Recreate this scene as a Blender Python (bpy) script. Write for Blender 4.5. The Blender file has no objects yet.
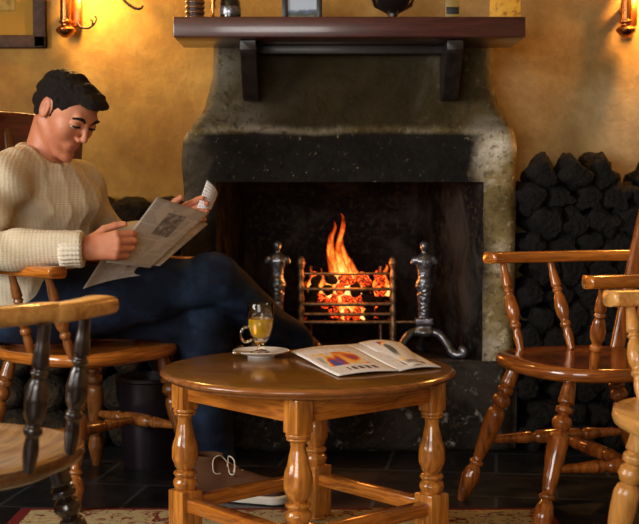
import bpy, bmesh, math, random
import numpy as np
from mathutils import Vector, Matrix, Euler, noise
random.seed(7)
C = bpy.context.scene.collection
PI = math.pi
F = 1270.0; CH = 0.87
TH = math.atan((262-190)/F)
fw = Vector((0, math.cos(TH), -math.sin(TH))); up = Vector((0, math.sin(TH), math.cos(TH)))
def ray(u, v): return Vector((1,0,0))*((u-319.5)/F) + up*(-(v-262)/F) + fw
def P(u, v, Y):
    d = ray(u, v); return Vector((0,0,CH)) + d*(Y/d.y)
def PZ(u, v, z):
    d = ray(u, v); return Vector((0,0,CH)) + d*((z-CH)/d.z)

# ------------------------------------------------------------------ materials
def mat(name, col, rough=.5, metal=0, coat=0, spec=.5, emit=None, es=0):
    m = bpy.data.materials.new(name); m.use_nodes = True
    b = m.node_tree.nodes['Principled BSDF']
    b.inputs['Base Color'].default_value = (*col, 1); b.inputs['Roughness'].default_value = rough
    b.inputs['Metallic'].default_value = metal; b.inputs['Coat Weight'].default_value = coat
    b.inputs['Coat Roughness'].default_value = .12
    b.inputs['Specular IOR Level'].default_value = spec
    if emit: b.inputs['Emission Color'].default_value = (*emit, 1); b.inputs['Emission Strength'].default_value = es
    return m
class N:
    def __init__(s, m): s.t = m.node_tree; s.b = s.t.nodes.get('Principled BSDF')
    def n(s, typ, **kw):
        x = s.t.nodes.new(typ)
        for k, v in kw.items():
            if k in x.inputs: x.inputs[k].default_value = v
            else: setattr(x, k, v)
        return x
    def l(s, a, b): s.t.links.new(a, b)
    def coord(s, scale=(1,1,1), rot=(0,0,0), out='Object', loc=(0,0,0)):
        tc = s.n('ShaderNodeTexCoord'); mp = s.n('ShaderNodeMapping')
        mp.inputs['Scale'].default_value = scale; mp.inputs['Rotation'].default_value = rot; mp.inputs['Location'].default_value = loc
        s.l(tc.outputs[out], mp.inputs[0]); return mp.outputs[0]
    def ramp(s, fac, stops):
        r = s.n('ShaderNodeValToRGB'); e = r.color_ramp.elements
        e[0].position, e[0].color = stops[0][0], (*stops[0][1], 1)
        e[1].position, e[1].color = stops[-1][0], (*stops[-1][1], 1)
        for p, c in stops[1:-1]:
            q = e.new(p); q.color = (*c, 1)
        s.l(fac, r.inputs[0]); return r.outputs[0]
    def noise(s, vec, sc, det=4, rough=.55, dist=0):
        x = s.n('ShaderNodeTexNoise'); x.inputs['Scale'].default_value = sc; x.inputs['Detail'].default_value = det
        x.inputs['Roughness'].default_value = rough; x.inputs['Distortion'].default_value = dist
        s.l(vec, x.inputs['Vector']); return x.outputs[0]
    def mix(s, fac, a, b, mode='MIX'):
        x = s.n('ShaderNodeMix', data_type='RGBA', blend_type=mode)
        for sock, v in ((x.inputs[0], fac), (x.inputs[6], a), (x.inputs[7], b)):
            if isinstance(v, (int, float)): sock.default_value = v
            elif isinstance(v, tuple): sock.default_value = (*v, 1)
            else: s.l(v, sock)
        return x.outputs[2]
    def math(s, op, a, b=0., c=None):
        x = s.n('ShaderNodeMath', operation=op)
        for i, v in enumerate((a, b, c)):
            if v is None: continue
            if isinstance(v, (int, float)): x.inputs[i].default_value = v
            else: s.l(v, x.inputs[i])
        return x.outputs[0]
    def bump(s, h, strength=.3, dist=.01):
        x = s.n('ShaderNodeBump'); x.inputs['Strength'].default_value = strength; x.inputs['Distance'].default_value = dist
        s.l(h, x.inputs['Height']); s.l(x.outputs[0], s.b.inputs['Normal'])
    def base(s, c): s.l(c, s.b.inputs['Base Color'])
    def rough(s, c): s.l(c, s.b.inputs['Roughness'])

def wood(name, dark, light, rough=.3, coat=.6, scale=(14,2,14), amt=1):
    m = mat(name, light, rough, coat=coat); n = N(m)
    v = n.coord(scale); f = n.noise(v, 3, 6, .6, 1.2)
    n.base(n.ramp(f, [(.3, dark), (.46, tuple(a*.55+b*.45 for a, b in zip(dark, light))), (.62, light)]))
    g = n.noise(n.coord((60,6,60)), 4, 3); n.bump(g, .05, .002)
    return m
M = {}
M['oak'] = wood('varnished_orange_oak', (.20,.050,.006), (.58,.19,.024), .22, .7, (2.5,2.5,30))
M['oak_z'] = wood('varnished_orange_oak_upright', (.20,.055,.007), (.66,.25,.038), .22, .7, (14,14,2))
M['pale_oak'] = wood('worn_pale_oak', (.40,.17,.035), (.78,.42,.12), .35, .4)
M['pale_z'] = wood('worn_pale_oak_upright', (.38,.15,.028), (.70,.34,.08), .35, .4, (14,14,2))
M['dark_oak'] = wood('dark_shaded_oak', (.012,.007,.005), (.035,.018,.012), .25, .6, (14,14,2))  # window frames, and shade painted on the close left chair
M['leg_mid'] = wood('red_brown_oak_upright', (.12,.035,.008), (.34,.12,.025), .25, .6, (14,14,2))
M['red_oak'] = wood('red_brown_varnished_oak', (.09,.020,.004), (.34,.10,.016), .2, .8, (2.5,2.5,30))
M['red_z'] = wood('red_brown_varnished_upright', (.10,.022,.004), (.42,.125,.020), .2, .8, (14,14,2))
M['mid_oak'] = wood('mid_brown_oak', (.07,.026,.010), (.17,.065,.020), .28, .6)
M['crest'] = wood('red_brown_oak', (.05,.010,.006), (.12,.024,.012), .3, .5)
M['seat_light'] = wood('light_worn_seat_oak', (.24,.11,.035), (.55,.33,.14), .35, .35, (3,16,3))
M['table'] = wood('table_top_oak', (.13,.052,.006), (.30,.13,.015), .17, .35, (3,20,3))
M['table_edge'] = wood('table_edge_oak', (.16,.05,.015), (.34,.12,.03), .2, .8, (3,20,3))
M['mahogany'] = wood('dark_mahogany_mantel', (.035,.009,.009), (.085,.022,.018), .32, .5, (2,20,20))
M['frame_wood'] = wood('dark_brown_frame_wood', (.02,.008,.004), (.06,.025,.012), .7, 0)
M['black_wood'] = wood('soot_dark_oak', (.008,.006,.006), (.022,.015,.013), .45, .1)

def plaster():
    m = mat('ochre_plaster', (.5,.32,.1), .75); n = N(m); v = n.coord()
    a = n.noise(v, 2.2, 5, .6); b = n.noise(v, 14, 6, .7); c = n.noise(v, 60, 3)
    col = n.ramp(a, [(.35, (.33,.20,.06)), (.5, (.44,.30,.11)), (.65, (.52,.40,.21))])
    # warm ochre left of the chimney, sandier to the right
    tc = n.n('ShaderNodeTexCoord'); sp = n.n('ShaderNodeSeparateXYZ'); n.l(tc.outputs['Object'], sp.inputs[0])
    f = n.math('MULTIPLY_ADD', sp.outputs[0], 1.2, .1); f.node.use_clamp = True
    col = n.mix(f, n.mix(.8, col, (1.0,.74,.16), 'MULTIPLY'), col)
    col = n.mix(n.ramp(b, [(.42, (1,1,1)), (.62, (0,0,0))]), col, n.mix(.35, col, (.45,.35,.25), 'MULTIPLY'))
    n.base(col)
    h = n.math('ADD', n.math('MULTIPLY', b, 1.4), n.math('MULTIPLY', c, .35)); h = n.math('ADD', h, n.math('MULTIPLY', a, 1.5))
    n.bump(h, .35, .010); return m
M['plaster'] = plaster()
def stone(name, cols, soot=False, bumpd=.012):
    m = mat(name, (.2,.2,.2), .7, spec=.08); n = N(m); v = n.coord()
    a = n.noise(v, 3.5, 8, .65, .6); b = n.noise(v, 22, 6, .7)
    col = n.ramp(a, [(.32, cols[0]), (.48, cols[1]), (.66, cols[2])])
    col = n.mix(n.ramp(b, [(.58, (0,0,0)), (.66, (.7,.7,.7))]), col, cols[3])
    col = n.mix(n.ramp(n.noise(v, 45, 6, .75), [(.38, (.75,.75,.75)), (.47, (0,0,0))]), col, (.06,.05,.035))
    if soot:   # the soot stain: a black band over the opening with ragged ends
        tc = n.n('ShaderNodeTexCoord'); sp = n.n('ShaderNodeSeparateXYZ'); n.l(tc.outputs['Object'], sp.inputs[0])
        w = n.math('MULTIPLY_ADD', n.noise(v, 5, 4), .16, -.08)
        w2 = n.math('MULTIPLY', w, .25)
        x = n.math('ADD', sp.outputs[0], w); z = n.math('ADD', sp.outputs[2], w2)
        mx = n.math('LESS_THAN', n.math('ABSOLUTE', n.math('ADD', x, soot[0])), soot[1])
        def sm(val, lo, hi):
            r = n.n('ShaderNodeMapRange', interpolation_type='SMOOTHSTEP'); r.inputs[1].default_value = lo; r.inputs[2].default_value = hi
            n.l(val, r.inputs[0]); return r.outputs[0]
        ex = sm(n.math('ABSOLUTE', n.math('ADD', x, soot[0])), soot[1]+.05, soot[1]-.05)
        ez = sm(z, soot[2]+.012, soot[2]-.012)
        k = n.math('MULTIPLY', ex, ez); k = n.math('MULTIPLY', k, n.ramp(n.noise(v, 40, 4, .8), [(.62, (.985,)*3), (.74, (.2,)*3)]))
        col = n.mix(k, col, (.006,.006,.0065))
        # thinner soot fading up the middle of the hood
        ez2 = sm(z, 1.03, 1.09); ex2 = sm(n.math('ABSOLUTE', n.math('ADD', x, soot[0])), .52, .2)
        k2 = n.math('MULTIPLY', n.math('MULTIPLY_ADD', ex2, .24, .74), ez2)
        col = n.mix(k2, col, n.mix(n.noise(v, 7, 6, .7), (.005,.004,.002), (.050,.034,.013)))
        lx = sm(x, -.30, -.42); k3 = n.math('MULTIPLY', n.math('MULTIPLY', lx, sm(z, soot[2], soot[2]-.04)), .85)
        col = n.mix(k3, col, (.03,.026,.022))
    n.base(col); n.rough(n.ramp(b, [(.3, (.45,)*3), (.7, (.85,)*3)]))
    n.bump(n.math('ADD', n.math('MULTIPLY', b, .8), n.math('MULTIPLY', a, 1.6)), .8, bumpd); return m
M['surround'] = stone('limewashed_sooty_stone', [(.08,.055,.015), (.30,.23,.10), (.84,.79,.66), (.80,.72,.50)], soot=(-.07,.475,1.06))
M['hearth'] = stone('hearth_stone', [(.010,.008,.007), (.024,.021,.018), (.07,.062,.052), (.36,.34,.32)])
M['firebrick'] = stone('sooty_firebrick', [(.004,.004,.0045), (.010,.010,.011), (.055,.056,.055), (.05,.052,.053)])
def slate():
    m = mat('dark_slate_tiles', (.02,.02,.025), .35); n = N(m)
    v = n.coord(rot=(0,0,math.radians(8))); br = n.n('ShaderNodeTexBrick', offset=.5)
    br.inputs['Color1'].default_value = (.005,.006,.008,1); br.inputs['Color2'].default_value = (.011,.013,.016,1)
    br.inputs['Mortar'].default_value = (.04,.048,.056,1); br.inputs['Scale'].default_value = 1
    br.inputs['Mortar Size'].default_value = .006; br.inputs['Brick Width'].default_value = .34; br.inputs['Row Height'].default_value = .30
    n.l(v, br.inputs[0]); a = n.noise(v, 9, 5)
    n.base(n.mix(.5, br.outputs[0], n.ramp(a, [(.3,(.4,.4,.4)),(.7,(1,1,1))]), 'MULTIPLY'))
    n.rough(n.ramp(a, [(.3,(.25,)*3),(.7,(.5,)*3)]))
    h = n.math('ADD', n.math('MULTIPLY', a, .6), n.math('MULTIPLY', br.outputs[1], -.8)); n.bump(h, .4, .008); return m
M['slate'] = slate()
def rugm(name, field):
    m = mat(name, (.5,.4,.25), .95, spec=.1); n = N(m); v = n.coord(); vo = n.n('ShaderNodeTexVoronoi'); vo.inputs['Scale'].default_value = 14
    n.l(v, vo.inputs[0]); a = n.noise(v, 20, 3, .6, 2)
    if field == 0: c = n.ramp(a, [(.38,(.16,.03,.02)),(.47,(.50,.40,.22)),(.60,(.42,.38,.20)),(.68,(.12,.14,.08))])
    else: c = n.mix(n.ramp(vo.outputs[0], [(.2,(0,0,0)),(.3,(1,1,1))]), (.4,.28,.14), (.15,.018,.018))
    n.base(c); n.bump(n.noise(v, 300, 2), .6, .004); return m
M['rug'] = rugm('rug_beige_floral_pile', 0); M['rug_red'] = rugm('rug_maroon_border', 1)
M['brass'] = mat('aged_brass', (.50,.20,.06), .25, 1)
M['iron'] = mat('wrought_iron', (.035,.03,.028), .45, .8)
def iron_worn(name, a, b, r):
    m = mat(name, a, r, .85); n = N(m); v = n.coord(); f = n.noise(v, 60, 4); n.base(n.ramp(f, [(.35, a), (.65, b)])); n.bump(f, .5, .004); return m
M['grate'] = iron_worn('heat_browned_grate_iron', (.18,.11,.06), (.42,.28,.16), .45)
M['steel'] = iron_worn('polished_dark_steel', (.14,.15,.18), (.36,.39,.46), .28)
M['skin'] = mat('skin', (.56,.24,.145), .48)
M['skin'].node_tree.nodes['Principled BSDF'].inputs['Subsurface Weight'].default_value = .12
M['skin'].node_tree.nodes['Principled BSDF'].inputs['Subsurface Radius'].default_value = (.02,.008,.004)
n = N(M['skin']); v = n.coord(); n.base(n.ramp(n.noise(v, 18, 4), [(.35,(.50,.175,.090)),(.65,(.60,.245,.13))])); n.bump(n.noise(v, 260, 3), .12, .002)
M['lips'] = mat('lips', (.50,.16,.11), .45); M['hair'] = mat('dark_brown_hair', (.010,.006,.005), .6, spec=.3)
n = N(M['hair']); n.bump(n.noise(n.coord((90,90,260)), 3, 4), 1, .006)
M['stubble'] = mat('shaven_jaw_skin', (.40,.175,.11), .55)
M['eye_white'] = mat('eye_white', (.45,.38,.34), .2); M['iris'] = mat('dark_iris', (.012,.007,.005), .15)
def knit(name, c1, c2, ribs=False):
    m = mat(name, c1, .9, spec=.15); n = N(m)
    v = n.coord()
    r = n.n('ShaderNodeTexWave', bands_direction='Z' if not ribs else 'DIAGONAL'); r.inputs['Scale'].default_value = 48; r.inputs['Distortion'].default_value = 1.5; r.inputs['Detail'].default_value = 2
    n.l(v, r.inputs[0])
    r2 = n.n('ShaderNodeTexWave', bands_direction='X'); r2.inputs['Scale'].default_value = 30; r2.inputs['Distortion'].default_value = 2; n.l(v, r2.inputs[0])
    a = n.noise(v, 12, 4)
    n.base(n.ramp(a, [(.3, c2), (.65, c1)]))
    h = n.math('ADD', n.math('MULTIPLY', r.outputs[1], .5), n.math('MULTIPLY', r2.outputs[1], .5)); n.bump(h, .22, .004); return m
M['knit'] = knit('cream_cable_knit', (.74,.66,.50), (.58,.50,.35)); M['rib'] = knit('cream_ribbed_knit', (.78,.72,.60), (.62,.56,.43), True)
def denim():
    m = mat('dark_blue_denim', (.01,.02,.06), .8, spec=.2); n = N(m); v = n.coord()
    a = n.noise(v, 6, 6, .65); n.base(n.ramp(a, [(.35,(.003,.006,.015)),(.52,(.005,.010,.026)),(.74,(.020,.045,.10))]))
    n.bump(n.math('ADD', n.noise(v, 350, 2), n.math('MULTIPLY', n.noise(v, 14, 3), 3)), .5, .006); return m
M['denim'] = denim()
M['suede'] = mat('brown_suede', (.085,.036,.016), .85, spec=.2); n = N(M['suede']); n.bump(n.noise(n.coord(), 90, 4), .4, .004)
M['sole'] = mat('off_white_rubber', (.62,.58,.50), .6); M['lace'] = mat('cream_lace', (.62,.55,.42), .8)
M['glaze'] = mat('white_glazed_china', (.82,.80,.76), .12, coat=.5)
M['chrome'] = mat('chrome', (.7,.7,.72), .12, 1)
def glass(name, col, ior=1.45, rough=0):
    m = mat(name, col, rough); b = m.node_tree.nodes['Principled BSDF']; b.inputs['Transmission Weight'].default_value = 1; b.inputs['IOR'].default_value = ior; return m
M['glass'] = glass('clear_glass', (.97,.97,.97)); M['tea'] = glass('amber_tea', (1,.66,.03), 1.33); M['tea'].node_tree.nodes['Principled BSDF'].inputs['Transmission Weight'].default_value = .45
M['leather'] = mat('black', (.012,.01,.01), .5)
def paper(name, kind):
    m = mat(name, (.6,.58,.54), .8, spec=.2); n = N(m); v = n.coord(out='UV')
    sp = n.n('ShaderNodeSeparateXYZ'); n.l(v, sp.inputs[0]); U, V = sp.outputs[0], sp.outputs[1]
    base = (.50,.46,.42)
    if kind == 'news':
        ln = n.math('GREATER_THAN', n.math('FRACT', n.math('MULTIPLY', V, 58)), .5)
        cl = n.math('GREATER_THAN', n.math('FRACT', n.math('MULTIPLY', U, 5)), .10)
        wd = n.math('GREATER_THAN', n.noise(n.coord((90,160,1), out='UV'), 1, 2), .44)
        br = n.math('GREATER_THAN', n.noise(n.coord((3,5,1), out='UV'), 1, 1), .42)
        k = n.math('MULTIPLY', n.math('MULTIPLY', ln, cl), n.math('MULTIPLY', wd, br)); k = n.math('MULTIPLY', k, .55)
        c = n.mix(k, base, (.07,.06,.06))
        def rect(x0, x1, y0, y1):
            a = n.math('MULTIPLY', n.math('GREATER_THAN', U, x0), n.math('LESS_THAN', U, x1))
            b = n.math('MULTIPLY', n.math('GREATER_THAN', V, y0), n.math('LESS_THAN', V, y1)); return n.math('MULTIPLY', a, b)
        pic = n.ramp(n.noise(n.coord((12,12,1), out='UV'), 1, 4, .7), [(.35,(.04,.035,.035)),(.5,(.14,.12,.11)),(.65,(.40,.36,.33))])
        c = n.mix(n.math('MULTIPLY', rect(.48,.84,.28,.62), .8), c, pic); c = n.mix(rect(.14,.22,.74,.88), c, pic)
    elif kind == 'white':
        ln = n.math('GREATER_THAN', n.math('FRACT', n.math('MULTIPLY', V, 9)), .6)
        wd = n.math('GREATER_THAN', n.noise(n.coord((14,30,1), out='UV'), 1, 2), .5)
        c = n.mix(n.math('MULTIPLY', n.math('MULTIPLY', ln, wd), .7), (.78,.77,.78), (.16,.18,.25))
    else:
        def rect(x0, x1, y0, y1):
            a = n.math('MULTIPLY', n.math('GREATER_THAN', U, x0), n.math('LESS_THAN', U, x1))
            b = n.math('MULTIPLY', n.math('GREATER_THAN', V, y0), n.math('LESS_THAN', V, y1)); return n.math('MULTIPLY', a, b)
        ln = n.math('GREATER_THAN', n.math('FRACT', n.math('MULTIPLY', V, 30)), .5); wd = n.math('GREATER_THAN', n.noise(n.coord((60,60,1), out='UV'), 1, 2), .48)
        cl = n.math('GREATER_THAN', n.math('FRACT', n.math('MULTIPLY', U, 3)), .12)
        c = n.mix(n.math('MULTIPLY', n.math('MULTIPLY', ln, wd), n.math('MULTIPLY', cl, .5)), (.78,.76,.74), (.12,.11,.12))
        a = n.noise(n.coord((3.2,2.2,1), out='UV', loc=(kind*3.1,kind,0)), 1, 1, .5, .4)
        ph = n.ramp(a, [(.30,(.05,.08,.35)),(.40,(.45,.05,.03)),(.46,(.80,.25,.05)),(.52,(.82,.50,.06)),(.58,(.72,.66,.60)),(.70,(.10,.12,.10))])
        c = n.mix(rect(.12,.80,.30,.72) if kind == 1 else rect(.30,.52,.10,.90), c, ph)
        hd = n.math('GREATER_THAN', n.math('FRACT', n.math('MULTIPLY', U, 9)), .35); c = n.mix(n.math('MULTIPLY', rect(.3,.8,.80,.90), hd), c, (.08,.07,.09))
        e = n.math('MULTIPLY', n.math('LESS_THAN', n.math('ABSOLUTE', n.math('ADD', V, -.5)), .46), n.math('LESS_THAN', n.math('ABSOLUTE', n.math('ADD', U, -.5)), .46))
        c = n.mix(e, (.78,.76,.74), c)
    n.base(c); return m
M['news'] = paper('newsprint', 'news'); M['curl'] = paper('white_newsprint', 'white')
M['mag1'] = paper('magazine_print', 1); M['mag2'] = paper('magazine_print_right', 2.3)
def logm(name, a, b):
    m = mat(name, a, .85, spec=.25); n = N(m); v = n.coord(); f = n.noise(v, 18, 6, .7); n.base(n.ramp(f, [(.35, a), (.68, b)])); n.bump(n.math('ADD', f, n.noise(v, 60, 4)), 1, .02); return m
M['peat'] = logm('black_peat', (.003,.003,.003), (.016,.015,.014)); M['bark'] = logm('dark_bark', (.010,.008,.006), (.035,.026,.018)); M['logend'] = logm('weathered_log_end', (.018,.012,.007), (.07,.047,.024))
M['coal'] = logm('black_coal', (.006,.006,.006), (.02,.02,.02))
def ember():
    m = mat('glowing_ember', (.02,.01,.01), .9); n = N(m); f = n.noise(n.coord(), 3.2, 5, .7)
    r = n.ramp(f, [(.46,(0,0,0)),(.53,(.35,.012,.002)),(.60,(1,.09,.008)),(.70,(1,.34,.05))]); n.l(r, n.b.inputs['Emission Color']); n.b.inputs['Emission Strength'].default_value = 3.2; return m
M['ember'] = ember()
def flame():
    m = mat('flame', (0,0,0), 1, spec=0); n = N(m); t = n.t; out = [x for x in t.nodes if x.type == 'OUTPUT_MATERIAL'][0]
    em = n.n('ShaderNodeEmission'); tr = n.n('ShaderNodeBsdfTransparent'); mx = n.n('ShaderNodeMixShader'); lw = n.n('ShaderNodeLayerWeight'); lw.inputs[0].default_value = .35
    f = n.noise(n.coord((1,1,.45)), 26, 3, .6, 1.2); tc = n.n('ShaderNodeTexCoord'); sp = n.n('ShaderNodeSeparateXYZ'); n.l(tc.outputs['UV'], sp.inputs[0])
    g = n.math('ADD', n.math('MULTIPLY', f, .9), n.math('MULTIPLY', lw.outputs[1], .75)); g = n.math('ADD', g, n.math('MULTIPLY', sp.outputs[1], .45))
    col = n.ramp(g, [(.35,(1,.66,.22)),(.58,(1,.34,.04)),(.78,(1,.10,.008)),(1.0,(.55,.02,.002))]); n.l(col, em.inputs[0])
    s = n.ramp(g, [(.3,(1,1,1)),(.65,(.45,.45,.45)),(1,(.10,.10,.10))]); n.l(n.math('MULTIPLY', s, 2.6), em.inputs[1])
    n.l(n.ramp(g, [(.62,(.0,)*3),(1.0,(.85,)*3)]), mx.inputs[0]); n.l(em.outputs[0], mx.inputs[1]); n.l(tr.outputs[0], mx.inputs[2]); n.l(mx.outputs[0], out.inputs[0]); return m
M['flame'] = flame()

# ------------------------------------------------------------------ object helpers
def link(name, me, m=None, parent=None, smooth=True):
    o = bpy.data.objects.new(name, me); C.objects.link(o)
    if m is not None:
        for q in (m if isinstance(m, (list, tuple)) else [m]): me.materials.append(q)
    if smooth:
        for p in me.polygons: p.use_smooth = True
    if parent: o.parent = parent
    return o
def mesh(v, f, uv=None):
    me = bpy.data.meshes.new('mesh'); me.from_pydata([tuple(x) for x in v], [], f); me.validate(); me.update()
    if uv:
        l = me.uv_layers.new(name='UVMap')
        for p in me.polygons:
            for li in p.loop_indices: l.data[li].uv = uv[me.loops[li].vertex_index]
    return me
def tag(o, label, cat, group=None):
    o['label'] = label; o['category'] = cat
    if group: o['group'] = group
    return o
def empty(name, loc=(0,0,0), rz=0, label=None, cat=None, group=None):
    o = bpy.data.objects.new(name, None); C.objects.link(o); o.location = loc; o.rotation_euler = (0,0,rz); o.empty_display_size = .05
    if label: tag(o, label, cat, group)
    return o
def struct(o): o['kind'] = 'structure'; return o
def autosmooth(o, ang=35):
    bm = bmesh.new(); bm.from_mesh(o.data)
    for e in bm.edges:
        if len(e.link_faces) == 2 and e.calc_face_angle(0) > math.radians(ang): e.smooth = False
    bm.to_mesh(o.data); bm.free(); return o
def boxes(name, bs, m, parent=None, bev=.003):
    bm = bmesh.new()
    for (c, s, *r) in bs:
        g = bmesh.ops.create_cube(bm, size=1)['verts']
        R = Euler(r[0]).to_matrix().to_4x4() if r else Matrix()
        bmesh.ops.transform(bm, matrix=Matrix.Translation(c) @ R @ Matrix.Diagonal((*s, 1)), verts=g)
    if bev: bmesh.ops.bevel(bm, geom=list(bm.edges), offset=bev, segments=2, affect='EDGES', profile=.5)
    me = bpy.data.meshes.new(name); bm.to_mesh(me); bm.free(); return autosmooth(link(name, me, m, parent))
def crom(pts, n):
    pts = [Vector(p) for p in pts]; out = []
    q = [2*pts[0]-pts[1]] + pts + [2*pts[-1]-pts[-2]]
    for i in range(1, len(q)-2):
        for k in range(n):
            t = k/n; a, b, c, d = q[i-1], q[i], q[i+1], q[i+2]
            out.append(.5*((2*b)+(c-a)*t+(2*a-5*b+4*c-d)*t*t+(3*b-a-3*c+d)*t**3))
    out.append(pts[-1]); return out
def sweep(path, rad, seg=12, flat=None, upv=(0,0,1)):
    """tube along path; rad(t)->(ra, rb) radii across / along upv"""
    v, f, uv = [], [], []; n = len(path); upv = Vector(upv)
    for i, p in enumerate(path):
        t = (path[min(i+1,n-1)]-path[max(i-1,0)]).normalized(); s = t.cross(upv)
        if s.length < 1e-3: s = t.cross(Vector((0,1,0)))
        s.normalize(); w = s.cross(t).normalized(); r = rad(i/(n-1)); ra, rb = r if isinstance(r, tuple) else (r, r)
        for k in range(seg):
            a = 2*PI*k/seg; ca, sa = math.cos(a), math.sin(a)
            if flat: ca = math.copysign(abs(ca)**flat, ca); sa = math.copysign(abs(sa)**flat, sa)
            v.append(p + s*ca*ra + w*sa*rb); uv.append((k/seg, i/(n-1)))
    for i in range(n-1):
        for k in range(seg):
            a = i*seg+k; b = i*seg+(k+1)%seg; f.append((a, b, b+seg, a+seg))
    f.append(tuple(range(seg))[::-1]); f.append(tuple(range((n-1)*seg, n*seg)))
    return v, f, uv
def tube(name, pts, rad, m, parent=None, seg=12, n=6, flat=None, upv=(0,0,1)):
    v, f, uv = sweep(crom(pts, n), rad if callable(rad) else (lambda t: rad), seg, flat, upv)
    return autosmooth(link(name, mesh(v, f, uv), m, parent), 60)
def turned(name, a, b, prof, m, parent=None, seg=16, k=1.0, sub=3):
    a, b = Vector(a), Vector(b); pts = [(t, r) for t, r in prof]; fine = []
    for i in range(len(pts)-1):
        (t0, r0), (t1, r1) = pts[i], pts[i+1]
        for j in range(sub):
            s = j/sub; e = s*s*(3-2*s); fine.append((t0+(t1-t0)*s, r0+(r1-r0)*e))
    fine.append(pts[-1]); v, f = [], []; d = (b-a).normalized()
    s = d.cross(Vector((0,1,0)));
    if s.length < .05: s = d.cross(Vector((1,0,0)))
    s.normalize(); w = s.cross(d)
    for t, r in fine:
        c = a.lerp(b, t)
        for q in range(seg): A = 2*PI*q/seg; v.append(c + (s*math.cos(A)+w*math.sin(A))*r*k)
    n = len(fine)
    for i in range(n-1):
        for q in range(seg): x = i*seg+q; y = i*seg+(q+1)%seg; f.append((x, x+seg, y+seg, y))
    f.append(tuple(range(seg))); f.append(tuple(range((n-1)*seg, n*seg))[::-1])
    return autosmooth(link(name, mesh(v, f), m, parent), 60)
def lathe(name, prof, m, parent=None, seg=48, loc=(0,0,0)):
    v, f = [], []; n = len(prof)
    for r, z in prof:
        for q in range(seg): A = 2*PI*q/seg; v.append((loc[0]+r*math.cos(A), loc[1]+r*math.sin(A), loc[2]+z))
    for i in range(n-1):
        for q in range(seg): x = i*seg+q; y = i*seg+(q+1)%seg; f.append((x, y, y+seg, x+seg))
    if prof[0][0] > 1e-5: f.append(tuple(range(seg))[::-1])
    if prof[-1][0] > 1e-5: f.append(tuple(range((n-1)*seg, n*seg)))
    me = mesh(v, f); bm = bmesh.new(); bm.from_mesh(me); bmesh.ops.remove_doubles(bm, verts=bm.verts, dist=1e-6); bmesh.ops.recalc_face_normals(bm, faces=bm.faces); bm.to_mesh(me); bm.free()
    return autosmooth(link(name, me, m, parent), 45)
def prism(name, outline, y0, y1, m, parent=None, bev=.004, depth_axis='y'):
    """outline [(x,z)] extruded along y"""
    bm = bmesh.new(); vs = [bm.verts.new((x, y0, z)) for x, z in outline]; fc = bm.faces.new(vs)
    r = bmesh.ops.extrude_face_region(bm, geom=[fc]); bmesh.ops.translate(bm, vec=(0, y1-y0, 0), verts=[e for e in r['geom'] if isinstance(e, bmesh.types.BMVert)])
    bmesh.ops.recalc_face_normals(bm, faces=bm.faces)
    if bev: bmesh.ops.bevel(bm, geom=[e for e in bm.edges if e.calc_face_angle(0) > .5], offset=bev, segments=2, affect='EDGES')
    me = bpy.data.meshes.new(name); bm.to_mesh(me); bm.free(); return autosmooth(link(name, me, m, parent))
def copy_tree(o, parent=None):
    c = o.copy(); C.objects.link(c); c.parent = parent
    for ch in o.children: copy_tree(ch, c)
    return c

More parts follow.
